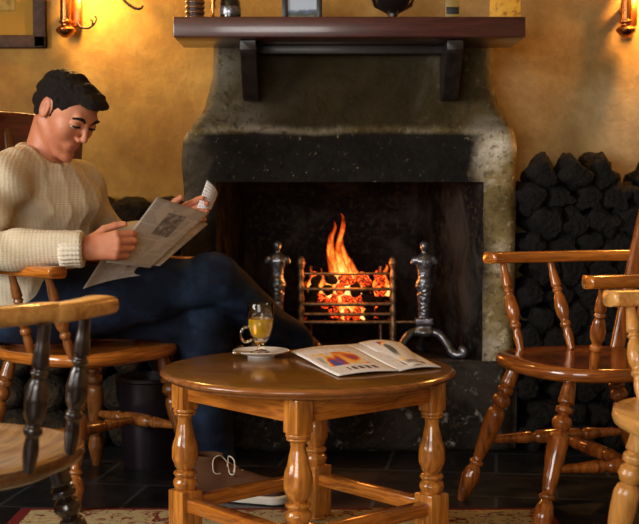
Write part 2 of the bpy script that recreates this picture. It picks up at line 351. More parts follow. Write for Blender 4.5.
# ------------------------------------------------------------------ signed distance modelling (numpy surface nets)
class Field:
    def __init__(s, lo, hi, h):
        s.h = h; s.lo = np.array(lo, float); n = np.ceil((np.array(hi)-s.lo)/h).astype(int)+1; s.n = n
        g = np.meshgrid(*[s.lo[i]+h*np.arange(n[i]) for i in range(3)], indexing='ij'); s.p = np.stack(g, -1).astype(np.float32); s.d = np.full(n, 1e3, np.float32)
    def rc(s, a, b, ra, rb):
        a, b = np.array(a, np.float32), np.array(b, np.float32); ba = b-a; q = s.p-a; t = np.clip((q@ba)/(ba@ba), 0, 1)
        return np.linalg.norm(q-t[..., None]*ba, axis=-1) - (ra+(rb-ra)*t)
    def ell(s, c, r, R=None):
        q = s.p-np.array(c, np.float32)
        if R is not None: q = q@np.array(R, np.float32)
        r = np.array(r, np.float32); k0 = np.linalg.norm(q/r, axis=-1); k1 = np.linalg.norm(q/(r*r), axis=-1)+1e-9; return k0*(k0-1)/k1
    def add(s, d, k=.01):
        h = np.clip(.5+.5*(s.d-d)/k, 0, 1); s.d = s.d*(1-h)+d*h-k*h*(1-h)
    def sub(s, d, k=.005):
        h = np.clip(.5-.5*(s.d+d)/k, 0, 1); s.d = s.d*(1-h)+(-d)*h+k*h*(1-h)
    def noise(s, amp, f, seed=0):
        rs = np.random.RandomState(seed); acc = 0
        for i in range(9):
            w = rs.normal(size=3); w = w/np.linalg.norm(w)*f*rs.uniform(.6, 1.5); acc = acc+np.sin(s.p@w.astype(np.float32)+rs.uniform(0, 6.28))
        s.d = s.d+amp*acc/3
    def mesh(s, bottom=None):
        D = s.d; n = np.array(D.shape); ins = D < 0
        acc = np.zeros((*(n-1), 3), np.float32); cnt = np.zeros(n-1, np.float32)
        cor = [(i, j, k) for i in (0,1) for j in (0,1) for k in (0,1)]
        def sl(c): return D[c[0]:n[0]-1+c[0], c[1]:n[1]-1+c[1], c[2]:n[2]-1+c[2]]
        for a in cor:
            for ax in range(3):
                if a[ax] == 0:
                    b = list(a); b[ax] = 1; da, db = sl(a), sl(b); m = (da < 0) != (db < 0)
                    t = np.where(m, da/np.where(m, da-db, 1), 0)
                    for e in range(3): acc[..., e] += np.where(m, a[e]+(t if e == ax else 0), 0)
                    cnt += m
        act = cnt > 0; idx = -np.ones(n-1, int); idx[act] = np.arange(act.sum()); ci = np.argwhere(act)
        v = s.lo + s.h*(ci+acc[act]/cnt[act][:, None]); faces = []
        for ax in range(3):
            o1, o2 = [(1,2),(2,0),(0,1)][ax]; sa = [slice(0, n[i]) for i in range(3)]; sb = list(sa); sa[ax] = slice(0, n[ax]-1); sb[ax] = slice(1, n[ax])
            A, B = ins[tuple(sa)], ins[tuple(sb)]; e = np.argwhere(A != B); e = e[(e[:, o1] > 0) & (e[:, o2] > 0) & (e[:, o1] < n[o1]-1) & (e[:, o2] < n[o2]-1)]
            fl = A[tuple(e.T)]; d1 = np.zeros(3, int); d1[o1] = 1; d2 = np.zeros(3, int); d2[o2] = 1
            q = np.stack([idx[tuple((e-d1-d2).T)], idx[tuple((e-d2).T)], idx[tuple(e.T)], idx[tuple((e-d1).T)]], 1)
            q = np.where(fl[:, None], q, q[:, ::-1]); faces.append(q)
        return v, np.concatenate(faces)
def joinm(parts):
    V, Fc, o = [], [], 0
    for v, f in parts: V.append(v); Fc.append(f+o); o += len(v)
    return np.concatenate(V), np.concatenate(Fc)
def npmesh(v, f):
    me = bpy.data.meshes.new('m'); me.from_pydata(v.tolist(), [], f.tolist()); me.update(); return me

# ------------------------------------------------------------------ the room
WY = 4.5   # back wall face
FY = 4.2   # fireplace front face
FX0, FX1 = P(182,260,FY).x, P(517,260,FY).x
OX0, OX1 = P(216,260,FY).x, P(483,260,FY).x
OZ0, OZ1 = P(400,361,FY).z, P(400,182,FY).z
XL, XR, YF, ZC = -2.6, 2.6, -1.6, 2.45
def bxs(x0,x1,y0,y1,z0,z1): return (((x0+x1)/2,(y0+y1)/2,(z0+z1)/2),(x1-x0,y1-y0,z1-z0))
struct(boxes('floor', [bxs(XL-.1,XR+.1,YF-.1,5.3,-.1,0)], M['slate'], bev=0))
struct(boxes('ceiling', [bxs(XL-.1,XR+.1,YF-.1,5.3,ZC,ZC+.1)], M['plaster'], bev=0))
struct(boxes('wall_back', [bxs(XL,FX0+.05,WY,WY+.1,0,ZC), bxs(FX1-.05,XR,WY,WY+.1,0,ZC), bxs(FX0+.05,FX1-.05,WY,WY+.1,1.15,ZC)], M['plaster'], bev=0))
struct(boxes('wall_right', [bxs(XR,XR+.1,YF,5.3,0,ZC)], M['plaster'], bev=0))
struct(boxes('wall_left', [bxs(XL-.1,XL,YF,5.3,0,.8), bxs(XL-.1,XL,YF,5.3,2.0,ZC), bxs(XL-.1,XL,YF,.6,.8,2.0), bxs(XL-.1,XL,2.4,5.3,.8,2.0)], M['plaster'], bev=0))
struct(boxes('wall_front', [bxs(XL,XR,YF-.1,YF,0,.8), bxs(XL,XR,YF-.1,YF,2.1,ZC), bxs(XL,-2.3,YF-.1,YF,.8,2.1), bxs(-.1,XR,YF-.1,YF,.8,2.1)], M['plaster'], bev=0))
def window(name, cen, w, h, axis):
    b = []; t = .05
    def q(a0,a1,z0,z1):
        return bxs(cen[0]-.03,cen[0]+.03,cen[1]+a0,cen[1]+a1,z0,z1) if axis == 'y' else bxs(cen[0]+a0,cen[0]+a1,cen[1]-.03,cen[1]+.03,z0,z1)
    z0, z1 = cen[2]-h/2, cen[2]+h/2
    b += [q(-w/2,w/2,z0,z0+t), q(-w/2,w/2,z1-t,z1), q(-w/2,-w/2+t,z0,z1), q(w/2-t,w/2,z0,z1), q(-t/2,t/2,z0,z1), q(-w/2,w/2,cen[2]-.015,cen[2]+.015)]
    return struct(boxes(name, b, M['dark_oak'], bev=.004))
window('window_1', (XL-.05,1.5,1.4), 1.8, 1.2, 'y'); window('window_2', (-1.2,YF-.05,1.45), 2.2, 1.3, 'x')  # unseen windows, put in to frame the daylight area lamps

# fireplace -----------------------------------------------------------------
fp = empty('fireplace', ((FX0+FX1)/2, FY, 0), label='large open stone fireplace with sooty lintel, curved hood and raised hearth', cat='fireplace')
def loc(o, t=fp): o.parent = t; o.matrix_parent_inverse = t.matrix_basis.inverted() if False else Matrix.Translation(-Vector(t.location)); return o
def surround():
    # outline of the masonry front, pillars + lintel + curved hood, as strips in z with per-row left/right edges
    L = [(361,182),(330,182),(300,182),(270,182),(240,182),(220,182),(200,182),(182,182),(165,182),(150,182),(140,183),(132,187),(125,193),(116,200),(105,205),(92,208.5),(78,210.5),(62,211.5),(40,212),(16,212)]
    Rr = [(361,514),(330,514.5),(300,515),(270,515.5),(240,516),(220,516.5),(200,517),(182,517),(165,517),(150,517),(140,516.5),(132,515),(125,511.5),(116,506),(105,500),(92,497),(78,495),(62,494),(40,493),(16,493)]
    bm = bmesh.new(); rng = random.Random(3)
    nx = 44; rows = []
    rowv = []
    for i in range(len(L)-1):
        for k in range(3): t = k/3; rowv.append((L[i][0]*(1-t)+L[i+1][0]*t, L[i][1]*(1-t)+L[i+1][1]*t, Rr[i][1]*(1-t)+Rr[i+1][1]*t))
    rowv.append((L[-1][0], L[-1][1], Rr[-1][1]))
    V, Fc = [], []
    zs = []
    for (v, l, r) in rowv:
        a, b = P(l, v, FY), P(r, v, FY); zs.append(a.z)
        rad = .02
        xs = [a.x, a.x, a.x+.006, a.x+rad] ; row = []
        hood = max(0, min(1, (a.z-1.07)/.22)); setb = .03*hood*hood*(3-2*hood)
        cols = []
        for j in range(nx+1):
            x = a.x+(b.x-a.x)*j/nx; e = min(x-a.x, b.x-x); y = FY+setb
            if e < .02: y += .02-math.sqrt(max(0, .0004-(.02-e)**2))
            nz = noise.noise(Vector((x*6, a.z*6, 3)))*.008+noise.noise(Vector((x*19, a.z*19, 8)))*.0035
            cols.append((x+(nz*1.2 if j in (0,nx) else 0), y+nz, a.z))
        V.append([(cols[0][0], WY+.0, a.z)]+cols+[(cols[-1][0], WY+.0, a.z)])
    W = nx+3; flat = [p for r in V for p in r]; vis = {}
    for i in range(len(V)-1):
        for j in range(W-1):
            cx = (V[i][j][0]+V[i][j+1][0])/2; cz = (zs[i]+zs[i+1])/2
            if 0 < j < W-2 and OX0 < cx < OX1 and cz < OZ1: continue
            Fc.append((i*W+j, i*W+j+1, (i+1)*W+j+1, (i+1)*W+j))
    return mesh(flat, Fc)
me = surround(); bm = bmesh.new(); bm.from_mesh(me); bmesh.ops.recalc_face_normals(bm, faces=bm.faces); bm.to_mesh(me); bm.free()
for vtx in me.vertices:   # snap the opening's rim to a straight edge
    for X in (OX0, OX1):
        if vtx.co.z < OZ1+.012 and abs(vtx.co.x-X) < .0125 and vtx.co.y < FY+.03: vtx.co.x = X
loc(link('surround', me, M['surround']))
# firebox: splayed sides, back, top, with jamb returns
bx0, bx1, by = OX0+.05, OX1-.16, 4.95
fb = [(OX0,FY-.0,OZ0),(OX1,FY,OZ0),(OX1,FY,OZ1),(OX0,FY,OZ1),(bx0,by,OZ0),(bx1,by,OZ0),(bx1,by,OZ1+.25),(bx0,by,OZ1+.25)]
V, Fc = [], []
def grid(a,b,c,d,n=14,amp=.012,s=0):
    base = len(V); a,b,c,d = map(Vector,(a,b,c,d)); nn = (b-a).cross(d-a).normalized()
    for i in range(n+1):
        for j in range(n+1):
            u, w = i/n, j/n; p = a*(1-u)*(1-w)+b*u*(1-w)+c*u*w+d*(1-u)*w; e = min(u,1-u,w,1-w)
            V.append(p+nn*noise.noise(p*9+Vector((s,0,0)))*amp*(1 if e > 0 else 0))
    for i in range(n):
        for j in range(n): q = base+i*(n+1)+j; Fc.append((q, q+n+1, q+n+2, q+1))
grid(fb[4],fb[5],fb[6],fb[7]); grid(fb[1],fb[5],fb[6],fb[2],s=3,amp=.02); grid(fb[0],fb[4],fb[7],fb[3],s=5); grid(fb[3],fb[2],fb[6],fb[7],s=7)
loc(link('firebox', mesh(V, Fc), M['firebrick']))
bm = bmesh.new(); hz = OZ0
def roughbox(name, x0,x1,y0,y1,z0,z1,m,amp=.006,cuts=18):
    bm = bmesh.new(); g = bmesh.ops.create_cube(bm, size=1)['verts']; bmesh.ops.bevel(bm, geom=list(bm.edges), offset=.02, segments=2, affect='EDGES')
    bmesh.ops.transform(bm, matrix=Matrix.Translation(((x0+x1)/2,(y0+y1)/2,(z0+z1)/2)) @ Matrix.Diagonal((x1-x0,y1-y0,z1-z0,1)), verts=bm.verts)
    bmesh.ops.subdivide_edges(bm, edges=bm.edges, cuts=cuts, use_grid_fill=True)
    for v in bm.verts: p = v.co*7; v.co += Vector((noise.noise(p), noise.noise(p+Vector((9,0,0))), 0))*amp if v.co.z < z1-.001 else Vector((0,noise.noise(p)*amp,0))
    me = bpy.data.meshes.new(name); bm.to_mesh(me); bm.free(); return link(name, me, m)
loc(roughbox('hearth_base', FX0, FX1+.0, FY-.015, 5.0, 0, hz, M['hearth']))
# mantel shelf ----------------------------------------------------------------
MY = 3.92
sx0, sx1 = P(173,25,MY).x, P(526,25,MY).x; sz1, sz0 = P(300,16.5,MY).z, P(300,37,MY).z
mt = empty('mantel_shelf', ((sx0+sx1)/2, MY, sz0), label='long dark mahogany mantel shelf on two curved brackets above the fire', cat='shelf')
loc(boxes('shelf_board', [bxs(sx0,sx1,MY,FY+.02,sz0,sz1)], M['mahogany'], bev=.004), mt)
zb = P(300,54,4.16).z
loc(boxes('frieze_board', [bxs(P(243,45,4.1).x,P(460,45,4.1).x,4.12,FY+.02,zb+.035,sz0-.001), bxs(P(243,45,4.1).x,P(460,45,4.1).x,4.15,FY+.02,zb,zb+.036)], M['black_wood']), mt)
for (u0, u1) in ((241,257),(445,461)):
    x0, x1 = P(u0,45,4.05).x, P(u1,45,4.05).x; zt = sz0-.0015; z2 = P(300,99,4.12).z
    prof = [(MY+.06,zt),(MY+.06,zt-.03),(MY+.075,zt-.045),(MY+.10,zt-.06),(MY+.135,zt-.10),(MY+.17,zt-.13),(MY+.19,z2+.02),(MY+.215,z2),(FY+.028,z2),(FY+.028,zt)]
    bm = bmesh.new(); vs = [bm.verts.new((x0, y, z)) for y, z in prof]; fc = bm.faces.new(vs); r = bmesh.ops.extrude_face_region(bm, geom=[fc]); bmesh.ops.translate(bm, vec=(x1-x0,0,0), verts=[e for e in r['geom'] if isinstance(e, bmesh.types.BMVert)]); bmesh.ops.recalc_face_normals(bm, faces=bm.faces)
    bmesh.ops.bevel(bm, geom=list(bm.edges), offset=.002, segments=1, affect='EDGES')
    me = bpy.data.meshes.new('bracket'); bm.to_mesh(me); bm.free(); loc(autosmooth(link('bracket', me, M['black_wood'])), mt)

# things on the mantel ---------------------------------------------------------
def onm(u, Y=4.05): return Vector((P(u,10,Y).x, Y, sz1))
# ribbed candle holder / stacked ridged lantern
p = onm(195); o = empty('ribbed_jar', p, label='dark jar with pale horizontal ribs at the left end of the mantel', cat='jar')
lathe('jar_body', [(0,0),(.026,0),(.028,.004),(.028,.15),(.02,.17),(0,.172)], M['leather'], o, 24)
for k in range(5): lathe('rib', [(.0285,.008+k*.016),(.0315,.011+k*.016),(.0315,.016+k*.016),(.0285,.019+k*.016)], M['mid_oak'], o, 24)
p = onm(213); o = empty('brass_ornament', p, label='small brass figure standing beside the ribbed jar', cat='ornament')
lathe('ornament_base', [(0,0),(.014,0),(.015,.006),(.008,.012),(.005,.03),(.009,.045),(.006,.06),(.013,.08),(.004,.10),(0,.11)], M['brass'], o, 20)
p = onm(230); o = empty('dark_bottle', p, label='squat dark glass bottle on the mantel right of the brass figure', cat='bottle')
lathe('bottle_body', [(0,0),(.030,0),(.033,.008),(.033,.06),(.026,.08),(.010,.092),(.010,.13),(.013,.132),(.013,.14),(0,.14)], mat('dark_green_glass',(.006,.010,.008),.08,coat=1), o, 24)
lathe('bottle_band', [(.0335,.02),(.0345,.022),(.0345,.045),(.0335,.047)], M['steel'], o, 24)
p = onm(302, 4.08); o = empty('photo_frame', p, label='small dark framed landscape print leaning on the mantel', cat='picture')
boxes('frame', [((-.055,0,.05),(.018,.015,.1)),((.055,0,.05),(.018,.015,.1)),((0,0,.009),(.11,.015,.018)),((0,0,.095),(.11,.015,.018))], M['black_wood'], o)
pm = mat('landscape_print', (.4,.4,.4), .5); n = N(pm); tc = n.coord(); sp = n.n('ShaderNodeSeparateXYZ'); n.l(tc, sp.inputs[0])
h = n.math('ADD', sp.outputs[2], n.math('MULTIPLY', n.noise(tc, 40, 3), .03)); n.base(n.ramp(n.math('MULTIPLY', h, 10), [(.3,(.25,.22,.08)),(.42,(.04,.06,.05)),(.52,(.10,.14,.22)),(.60,(.45,.55,.68))]))
boxes('print', [((0,.004,.052),(.094,.004,.07))], pm, o, 0)
p = onm(393, 4.07); o = empty('urn', p, label='round black urn in the middle of the mantel', cat='vase')
lathe('urn_body', [(0,0),(.030,0),(.032,.006),(.016,.018),(.018,.028),(.06,.05),(.075,.085),(.072,.12),(.04,.16),(.03,.18),(.036,.19),(.03,.19),(.0,.18)], mat('black_glazed_pot',(.008,.008,.009),.12,coat=1), o, 32)
p = onm(452, 4.07); o = empty('tea_tin', p, label='narrow mustard and black tin standing on the mantel', cat='tin')
boxes('tin_body', [((0,0,.06),(.046,.03,.12))], mat('mustard_paint',(.30,.20,.04),.4), o); boxes('tin_label', [((0,-.0155,.037),(.040,.002,.022))], M['leather'], o, .0005)
p = onm(505, 4.08); o = empty('card', p, label='orange yellow card propped at the right end of the mantel', cat='card')
cm = mat('orange_card', (.75,.36,.03), .6); n = N(cm); v = n.coord(); n.base(n.ramp(n.noise(v, 45, 3), [(.36,(.35,.14,.01)),(.45,(.72,.36,.03)),(.7,(.85,.48,.05))]))
boxes('card_front', [((0,0,.075),(.098,.003,.15),(-.08,0,0))], cm, o, .0005); boxes('card_stand', [((0,.02,.05),(.05,.002,.1),(.25,0,0))], cm, o, .0005)

# framed picture + sconces -----------------------------------------------------------
y = WY-.02; x1 = P(46,20,y).x; z0 = P(20,48,y).z
o = empty('wall_picture', (x1-.25, WY, z0+.3), label='large framed picture with gold mount hanging left of the wall lamp', cat='picture')
w_, h_ = .50, .60; t = .045
boxes('frame', [((-w_/2+t/2,-.015,0),(t,.03,h_)),((w_/2-t/2,-.015,0),(t,.03,h_)),((0,-.015,-h_/2+t/2),(w_,.03,t)),((0,-.015,h_/2-t/2),(w_,.03,t))], M['frame_wood'], o, .006)
boxes('mount', [((0,-.006,0),(w_-.07,.008,h_-.07))], mat('gold_mount',(.34,.19,.035),.9,spec=.1), o, 0)
pm = mat('sepia_print', (.3,.2,.08), .9, spec=.1); n = N(pm); n.base(n.ramp(n.noise(n.coord(), 22, 5), [(.35,(.05,.03,.01)),(.6,(.35,.24,.07))]))
boxes('print', [((-.01,-.0115,0.02),(w_-.20,.003,h_-.22))], pm, o, 0)
def sconce(u, label, scroll):
    p = P(u, 38, 4.43); o = empty('wall_lamp', (p.x, 4.43, p.z), label=label, cat='wall lamp')
    lathe('lamp_body', [(0,0),(.012,.002),(.024,.012),(.033,.022),(.034,.030),(.026,.038),(.016,.043),(.016,.047),(.024,.053),(.024,.058),(.019,.062),(.019,.15),(.025,.155),(.03,.165),(.022,.17),(0,.17)], M['brass'], o, 24)
    boxes('back_plate', [((.03,.05,.095),(.035,.035,.10))], mat('copper_plate',(.55,.17,.05),.35,1), o, .006)
    boxes('wall_bracket', [((.0,.035,.10),(.02,.07,.02))], M['brass'], o, .003)
    if scroll:
        tube('scroll', [(.04,0,.05),(.055,-.01,.035),(.08,-.015,.032),(.10,-.015,.045),(.108,-.01,.065),(.10,-.01,.075)], lambda t: .0045-.002*t, M['iron'], o, 8)
        tube('scroll', [(.093,-.015,.04),(.095,-.015,.055),(.088,-.015,.062)], .003, M['iron'], o, 8)
    bu = lathe('bulb', [(0,.17),(.01,.172),(.012,.19),(.022,.215),(.024,.235),(.015,.258),(0,.265)], mat('lamp_glow',(1,.8,.5),.3,emit=(1,.55,.18),es=25), o, 20)
    lathe('shade', [(.05,.185),(.052,.19),(.085,.30),(.083,.30),(.05,.19),(.048,.185)], glass('amber_shade',(1,.8,.5),1.3,.3), o, 32)
    L = bpy.data.lights.new('lamp', 'POINT'); L.color = (1,.56,.16); L.shadow_soft_size = .03; lo = bpy.data.objects.new('lamp_light', L); C.objects.link(lo); lo.location = (p.x+.07, 4.385, p.z+.20); return o, L
s1, L1 = sconce(66, 'brass wall lamp with iron scroll beside the framed picture', True); L1.energy = 14
s2, L2 = sconce(626, 'brass wall lamp right of the chimney breast', False); L2.energy = 19; L2.color = (1,.44,.09)
# second scrolled arm, upper left
p = P(128, 0, 4.44); o = empty('lamp_arm', (p.x,4.44,p.z), label='curled iron lamp arm on the wall left of the mantel', cat='wall lamp')
tube('scroll', [(-.03,.0,.06),(-.028,0,.02),(-.01,0,-.005),(.012,0,-.022),(.03,0,-.030),(.045,0,-.028),(.05,0,-.018)], .005, M['iron'], o, 8)
tube('scroll', [(-.012,0,-.004),(-.02,0,.008),(-.014,0,.018),(-.005,0,.014)], .004, M['iron'], o, 8)
boxes('wall_bracket', [((-.03,.03,.06),(.03,.06,.03))], M['iron'], o)

# ------------------------------------------------------------------ wood / peat piles
def lump(seed, r, L, m, endm=None, sq=1.0, amp=.22):
    rng = random.Random(seed); V, Fc = [], []; seg, n = 18, 9
    for i in range(n+1):
        t = i/n; rr = r*(1-.75*max(0, (abs(t-.5)-.36)/.14)**2*.5)
        for k in range(seg):
            a = 2*PI*k/seg; q = Vector((math.cos(a)*1.3, math.sin(a)*1.3, t*2.2+seed*3.7)); d = rr*(1+amp*noise.noise(q)+amp*.6*noise.noise(q*3.1))
            V.append((math.cos(a)*d, (t-.5)*L, math.sin(a)*d*sq))
    for i in range(n):
        for k in range(seg): a = i*seg+k; b = i*seg+(k+1)%seg; Fc.append((a, b, b+seg, a+seg))
    c0 = len(V); V.append((0,-L*.5-.004,0)); V.append((0,L*.5+.004,0))
    for k in range(seg): Fc.append((c0, (k+1)%seg, k)); Fc.append((c0+1, n*seg+k, n*seg+(k+1)%seg))
    me = mesh(V, Fc); me.materials.append(m); me.materials.append(endm or m)
    for p in me.polygons: p.material_index = 1 if len(p.vertices) == 3 and p.center.y < 0 else 0; p.use_smooth = len(p.vertices) == 4
    return me
pe = [lump(i, .048+.008*(i%3), .30, M['peat'], None, .8+.1*(i%2), .62) for i in range(8)]
rng = random.Random(5)
prof = [(.66,.99),(.78,.995),(.90,1.02),(.99,.99),(1.04,.93),(1.12,1.0),(1.3,1.03),(1.5,1.03)]
def topz(x):
    for (a, za), (b, zb_) in zip(prof, prof[1:]):
        if a <= x <= b: return za+(zb_-za)*(x-a)/(b-a)
    return 1.0
row = 0; z = .05
while z < 1.04:
    x = FX1+.055+(.045 if row % 2 else 0)
    while x < 1.42:
        if z+.045 < topz(x)+.01:
            o = bpy.data.objects.new('firewood_log', pe[rng.randrange(8)]); C.objects.link(o); o.location = (x, 4.33+rng.uniform(-.015,.015), z); o.rotation_euler = (0, rng.uniform(0,6.28), rng.uniform(-.06,.06))
            tag(o, 'blackened rough log in the tall pile right of the fireplace', 'log', 'blackened logs piled right of the fireplace')
        x += .094
    z += .079; row += 1
le = [lump(20+i, .062+.006*(i%3), .26, M['bark'], M['logend'], 1, .1) for i in range(6)]
row = 0; z = .066
while z < .81:
    x = FX0-.062-(.03 if row % 2 else 0)
    while x > -1.65:
        o = bpy.data.objects.new('firewood_log', le[rng.randrange(6)]); C.objects.link(o); o.location = (x, 4.355+rng.uniform(-.01,.01), z); o.rotation_euler = (0, rng.uniform(0,6.28), rng.uniform(-.04,.04))
        tag(o, 'round dark log end in the stack left of the fireplace', 'log', 'round logs stacked left of the fireplace')
        x -= .127
    z += .119; row += 1

# bucket made up to fill the dark alcove side by the log stack
bk = empty('filler_bucket', (P(150,440,3.98).x, 3.98, 0), label='made-up dark bucket filling the dark alcove side by the left pillar', cat='bucket')
lathe('bucket_body', [(0,.01),(.075,.01),(.08,0),(.083,.01),(.10,.27),(.106,.275),(.106,.285),(.098,.285),(.078,.02),(0,.02)], mat('alcove_dark',(.018,.012,.018),.35,.3), bk, 36)
tube('handle', [(-.103,0,.27),(-.09,-.03,.20),(-.0,-.108,.16),(.09,-.03,.20),(.103,0,.27)], .004, M['iron'], bk, 8)

# ------------------------------------------------------------------ fire
GY = 4.40; gx0, gx1 = P(301,300,GY).x, P(393,300,GY).x
gr = empty('fire_grate', ((gx0+gx1)/2, GY, hz), label='iron fire basket with horizontal bars holding the burning coals', cat='grate')
G = Vector(gr.location)
def gz(v): return P(345, v, GY).z-hz
hw = (gx1-gx0)/2
for v, r in ((273.5,.005),(289,.006),(304,.007),(314,.006),(322,.007)):
    tube('bar', [(-hw,0,gz(v)),(0,-.012,gz(v)),(hw,0,gz(v))], r, M['grate'], gr, 10)
for s in (-1, 1):
    turned('post', (s*hw,0,gz(256)), (s*hw,0,.0), [(0,.004),(.03,.012),(.07,.016),(.11,.012),(.14,.009),(.2,.013),(.26,.009),(.32,.013),(.38,.009),(.44,.013),(.5,.009),(.56,.013),(.62,.010),(.7,.013),(1,.012)], M['grate'], gr)
    tube('foot', [(s*hw,0,.03),(s*hw,-.03,.035),(s*hw,-.055,.015),(s*hw,-.075,.006)], .007, M['brass'], gr, 8)
    for v in (285,305,322): tube('side_bar', [(s*hw,0,gz(v)),(s*hw*.9,.12,gz(v)),(s*hw*.8,.22,gz(v))], .006, M['grate'], gr, 8, 3)
    tube('rear_leg', [(s*hw*.8,.22,gz(270)),(s*hw*.8,.22,0)], .008, M['grate'], gr, 8, 2)
for k in range(6): tube('floor_bar', [(-hw+.03+k*(2*hw-.06)/5,0,gz(322)),(-hw+.03+k*(2*hw-.06)/5,.21,gz(322))], .005, M['grate'], gr, 6, 2)
tube('side_rail', [(hw,0,gz(322)),(hw+.06,.0,gz(322)),(hw+.075,0,gz(322))], .006, M['grate'], gr, 8, 3)
def rock(seed, m):
    bm = bmesh.new(); bmesh.ops.create_icosphere(bm, subdivisions=3, radius=1)
    for v in bm.verts: q = v.co*1.1+Vector((seed*5.1,0,0)); v.co *= 1+.35*noise.noise(q)+.12*noise.noise(q*3)
    me = bpy.data.meshes.new('rock'); bm.to_mesh(me); bm.free(); me.materials.append(m)
    for p in me.polygons: p.use_smooth = True
    return me
em = [rock(i, M['ember']) for i in range(4)]; co = [rock(9+i, M['coal']) for i in range(3)]
rng = random.Random(11); k = 0
for lay, (zz, cnt) in enumerate(((gz(316),7),(gz(303),7),(gz(292),6),(gz(282),5))):
    for dpt in (0, 1):
        for i in range(cnt):
            x = -hw+.035+(2*hw-.07)*(i+.3*rng.random())/(cnt-.7); hot = rng.random() < (.85 if .3 < i/(cnt-1) < .8 else .38)
            o = bpy.data.objects.new('burning_coal' if hot else 'coal', (em[k%4] if hot else co[k%3])); C.objects.link(o); k += 1
            r = rng.uniform(.017,.024); o.scale = (r*1.25, r, r*.8); o.location = G+Vector((x, .045+dpt*.075, zz+.004)); o.rotation_euler = (rng.random()*3,rng.random()*3,rng.random()*3)
            if hot: tag(o, 'glowing orange coal burning inside the fire basket', 'coal', 'glowing coals in the basket')
            else: tag(o, 'black unburnt coal lying inside the fire basket', 'coal', 'black coals in the basket')
fl = empty('fire', G+Vector((0,.08,gz(300))), label='orange and yellow flames rising from the coals in the basket', cat='fire')
fo = Vector(fl.location)
def tongue(pts, w0, Y=GY+.08, th=.45, tip=.08):
    p3 = [P(u, v, Y)-fo for u, v in pts]
    def rad(t):
        if isinstance(w0, (list,tuple)):
            x = t*(len(w0)-1); i = min(int(x), len(w0)-2); w = w0[i]+(w0[i+1]-w0[i])*(x-i)
        else: w = w0*(1-t)**.7
        w = max(w, .0006); return (w*th, w) if False else (w, w*th)
    v, f, uv = sweep(crom(p3, 8), rad, 14, None, (0,1,0)); return link('flame', mesh(v, f, uv), M['flame'], fl)
tongue([(345,305),(343,285),(336,268),(331,252),(331,238),(335,228),(334,219)], [.035,.045,.033,.022,.013,.010,.006,.001])
tongue([(348,300),(346,282),(341,266),(338,250),(340,238),(343,228),(343,218),(341,213)], [.02,.03,.02,.014,.010,.010,.009,.006,.001], GY+.07)
tongue([(352,300),(354,285),(350,270),(345,257),(342,246),(343,239)], [.03,.035,.024,.014,.008,.001], GY+.09)
tongue([(328,300),(327,288),(329,278),(332,268),(328,258)], [.015,.02,.013,.007,.001], GY+.06)
tongue([(366,300),(364,287),(357,276),(352,266),(352,258)], [.02,.022,.014,.008,.001], GY+.06)
tongue([(378,296),(376,284),(381,276),(378,268)], [.012,.014,.009,.001], GY+.07)
tongue([(386,296),(387,286),(384,276),(387,267),(385,264)], [.012,.014,.010,.005,.001], GY+.06)
tongue([(312,296),(310,285),(313,276),(310,268)], [.010,.012,.007,.001], GY+.07)
tongue([(322,302),(320,290),(323,280),(321,268)], [.010,.013,.009,.001], GY+.05)
tongue([(340,318),(348,306),(358,298),(352,290)], [.02,.03,.02,.002], GY+.05)
tongue([(360,318),(366,308),(362,300),(368,294)], [.02,.022,.014,.002], GY+.05)
L = bpy.data.lights.new('fire_light', 'POINT'); L.color = (1,.30,.05); L.energy = 2.2; L.shadow_soft_size = .07; lo = bpy.data.objects.new('fire_light', L); C.objects.link(lo); lo.location = G+Vector((0,-.02,gz(262)))

# andirons: bust on a tapering pedestal with scrolled feet ------------------------
def andiron():
    f = Field((-.16,-.16,-.01), (.16,.14,.40), .0032)
    H = .385
    f.add(f.ell((0,0,.368),(.0145,.015,.0175)), .003); f.add(f.ell((0,.002,.372),(.014,.014,.014)), .004)
    f.add(f.rc((0,0,.335),(0,0,.355),.008,.007), .006)
    f.add(f.ell((0,0,.316),(.030,.020,.030)), .008); f.add(f.ell((0,0,.278),(.022,.016,.034)), .012)
    for s in (-1,1):
        f.add(f.ell((s*.029,0,.322),(.013,.012,.012)), .006); f.add(f.ell((s*.012,-.012,.316),(.011,.007,.010)), .005); f.add(f.rc((s*.030,0,.326),(s*.038,-.002,.314),.010,.008), .005)
    f.add(f.ell((0,0,.246),(.028,.020,.014)), .008)
    f.add(f.rc((0,0,.25),(0,0,.13),.024,.018), .004); f_keep = f.d.copy(); f.noise(.0016, 420, 4); f.d = np.where(f.p[...,2] < .245, f.d, f_keep)
    f.add(f.ell((0,0,.235),(.030,.022,.012)), .006)
    box = np.max(np.abs(f.p-np.array((0,0,.118),np.float32))-np.array((.030,.024,.010),np.float32), axis=-1); f.add(box, .004)
    box = np.max(np.abs(f.p-np.array((0,0,.098),np.float32))-np.array((.024,.02,.014),np.float32), axis=-1); f.add(box, .006)
    f.add(f.ell((0,-.006,.080),(.034,.024,.016)), .008)
    for s in (-1,1):
        pts = crom([(s*.02,0,.085),(s*.05,-.015,.075),(s*.075,-.035,.045),(s*.09,-.055,.018),(s*.115,-.07,.012),(s*.128,-.075,.022),(s*.12,-.072,.032)], 4)
        for a, b in zip(pts, pts[1:]): f.add(f.rc(a, b, .0125, .0125), .004)
    f.add(f.rc((0,.01,.08),(0,.11,.02),.010,.010), .006); f.add(f.ell((0,.115,.013),(.016,.018,.012)), .006)
    f.d = np.maximum(f.d, -(f.p[..., 2]-.001)); return npmesh(*f.mesh())
am = andiron()
AZ = (P(424,240,GY-.12).z-hz)/.384
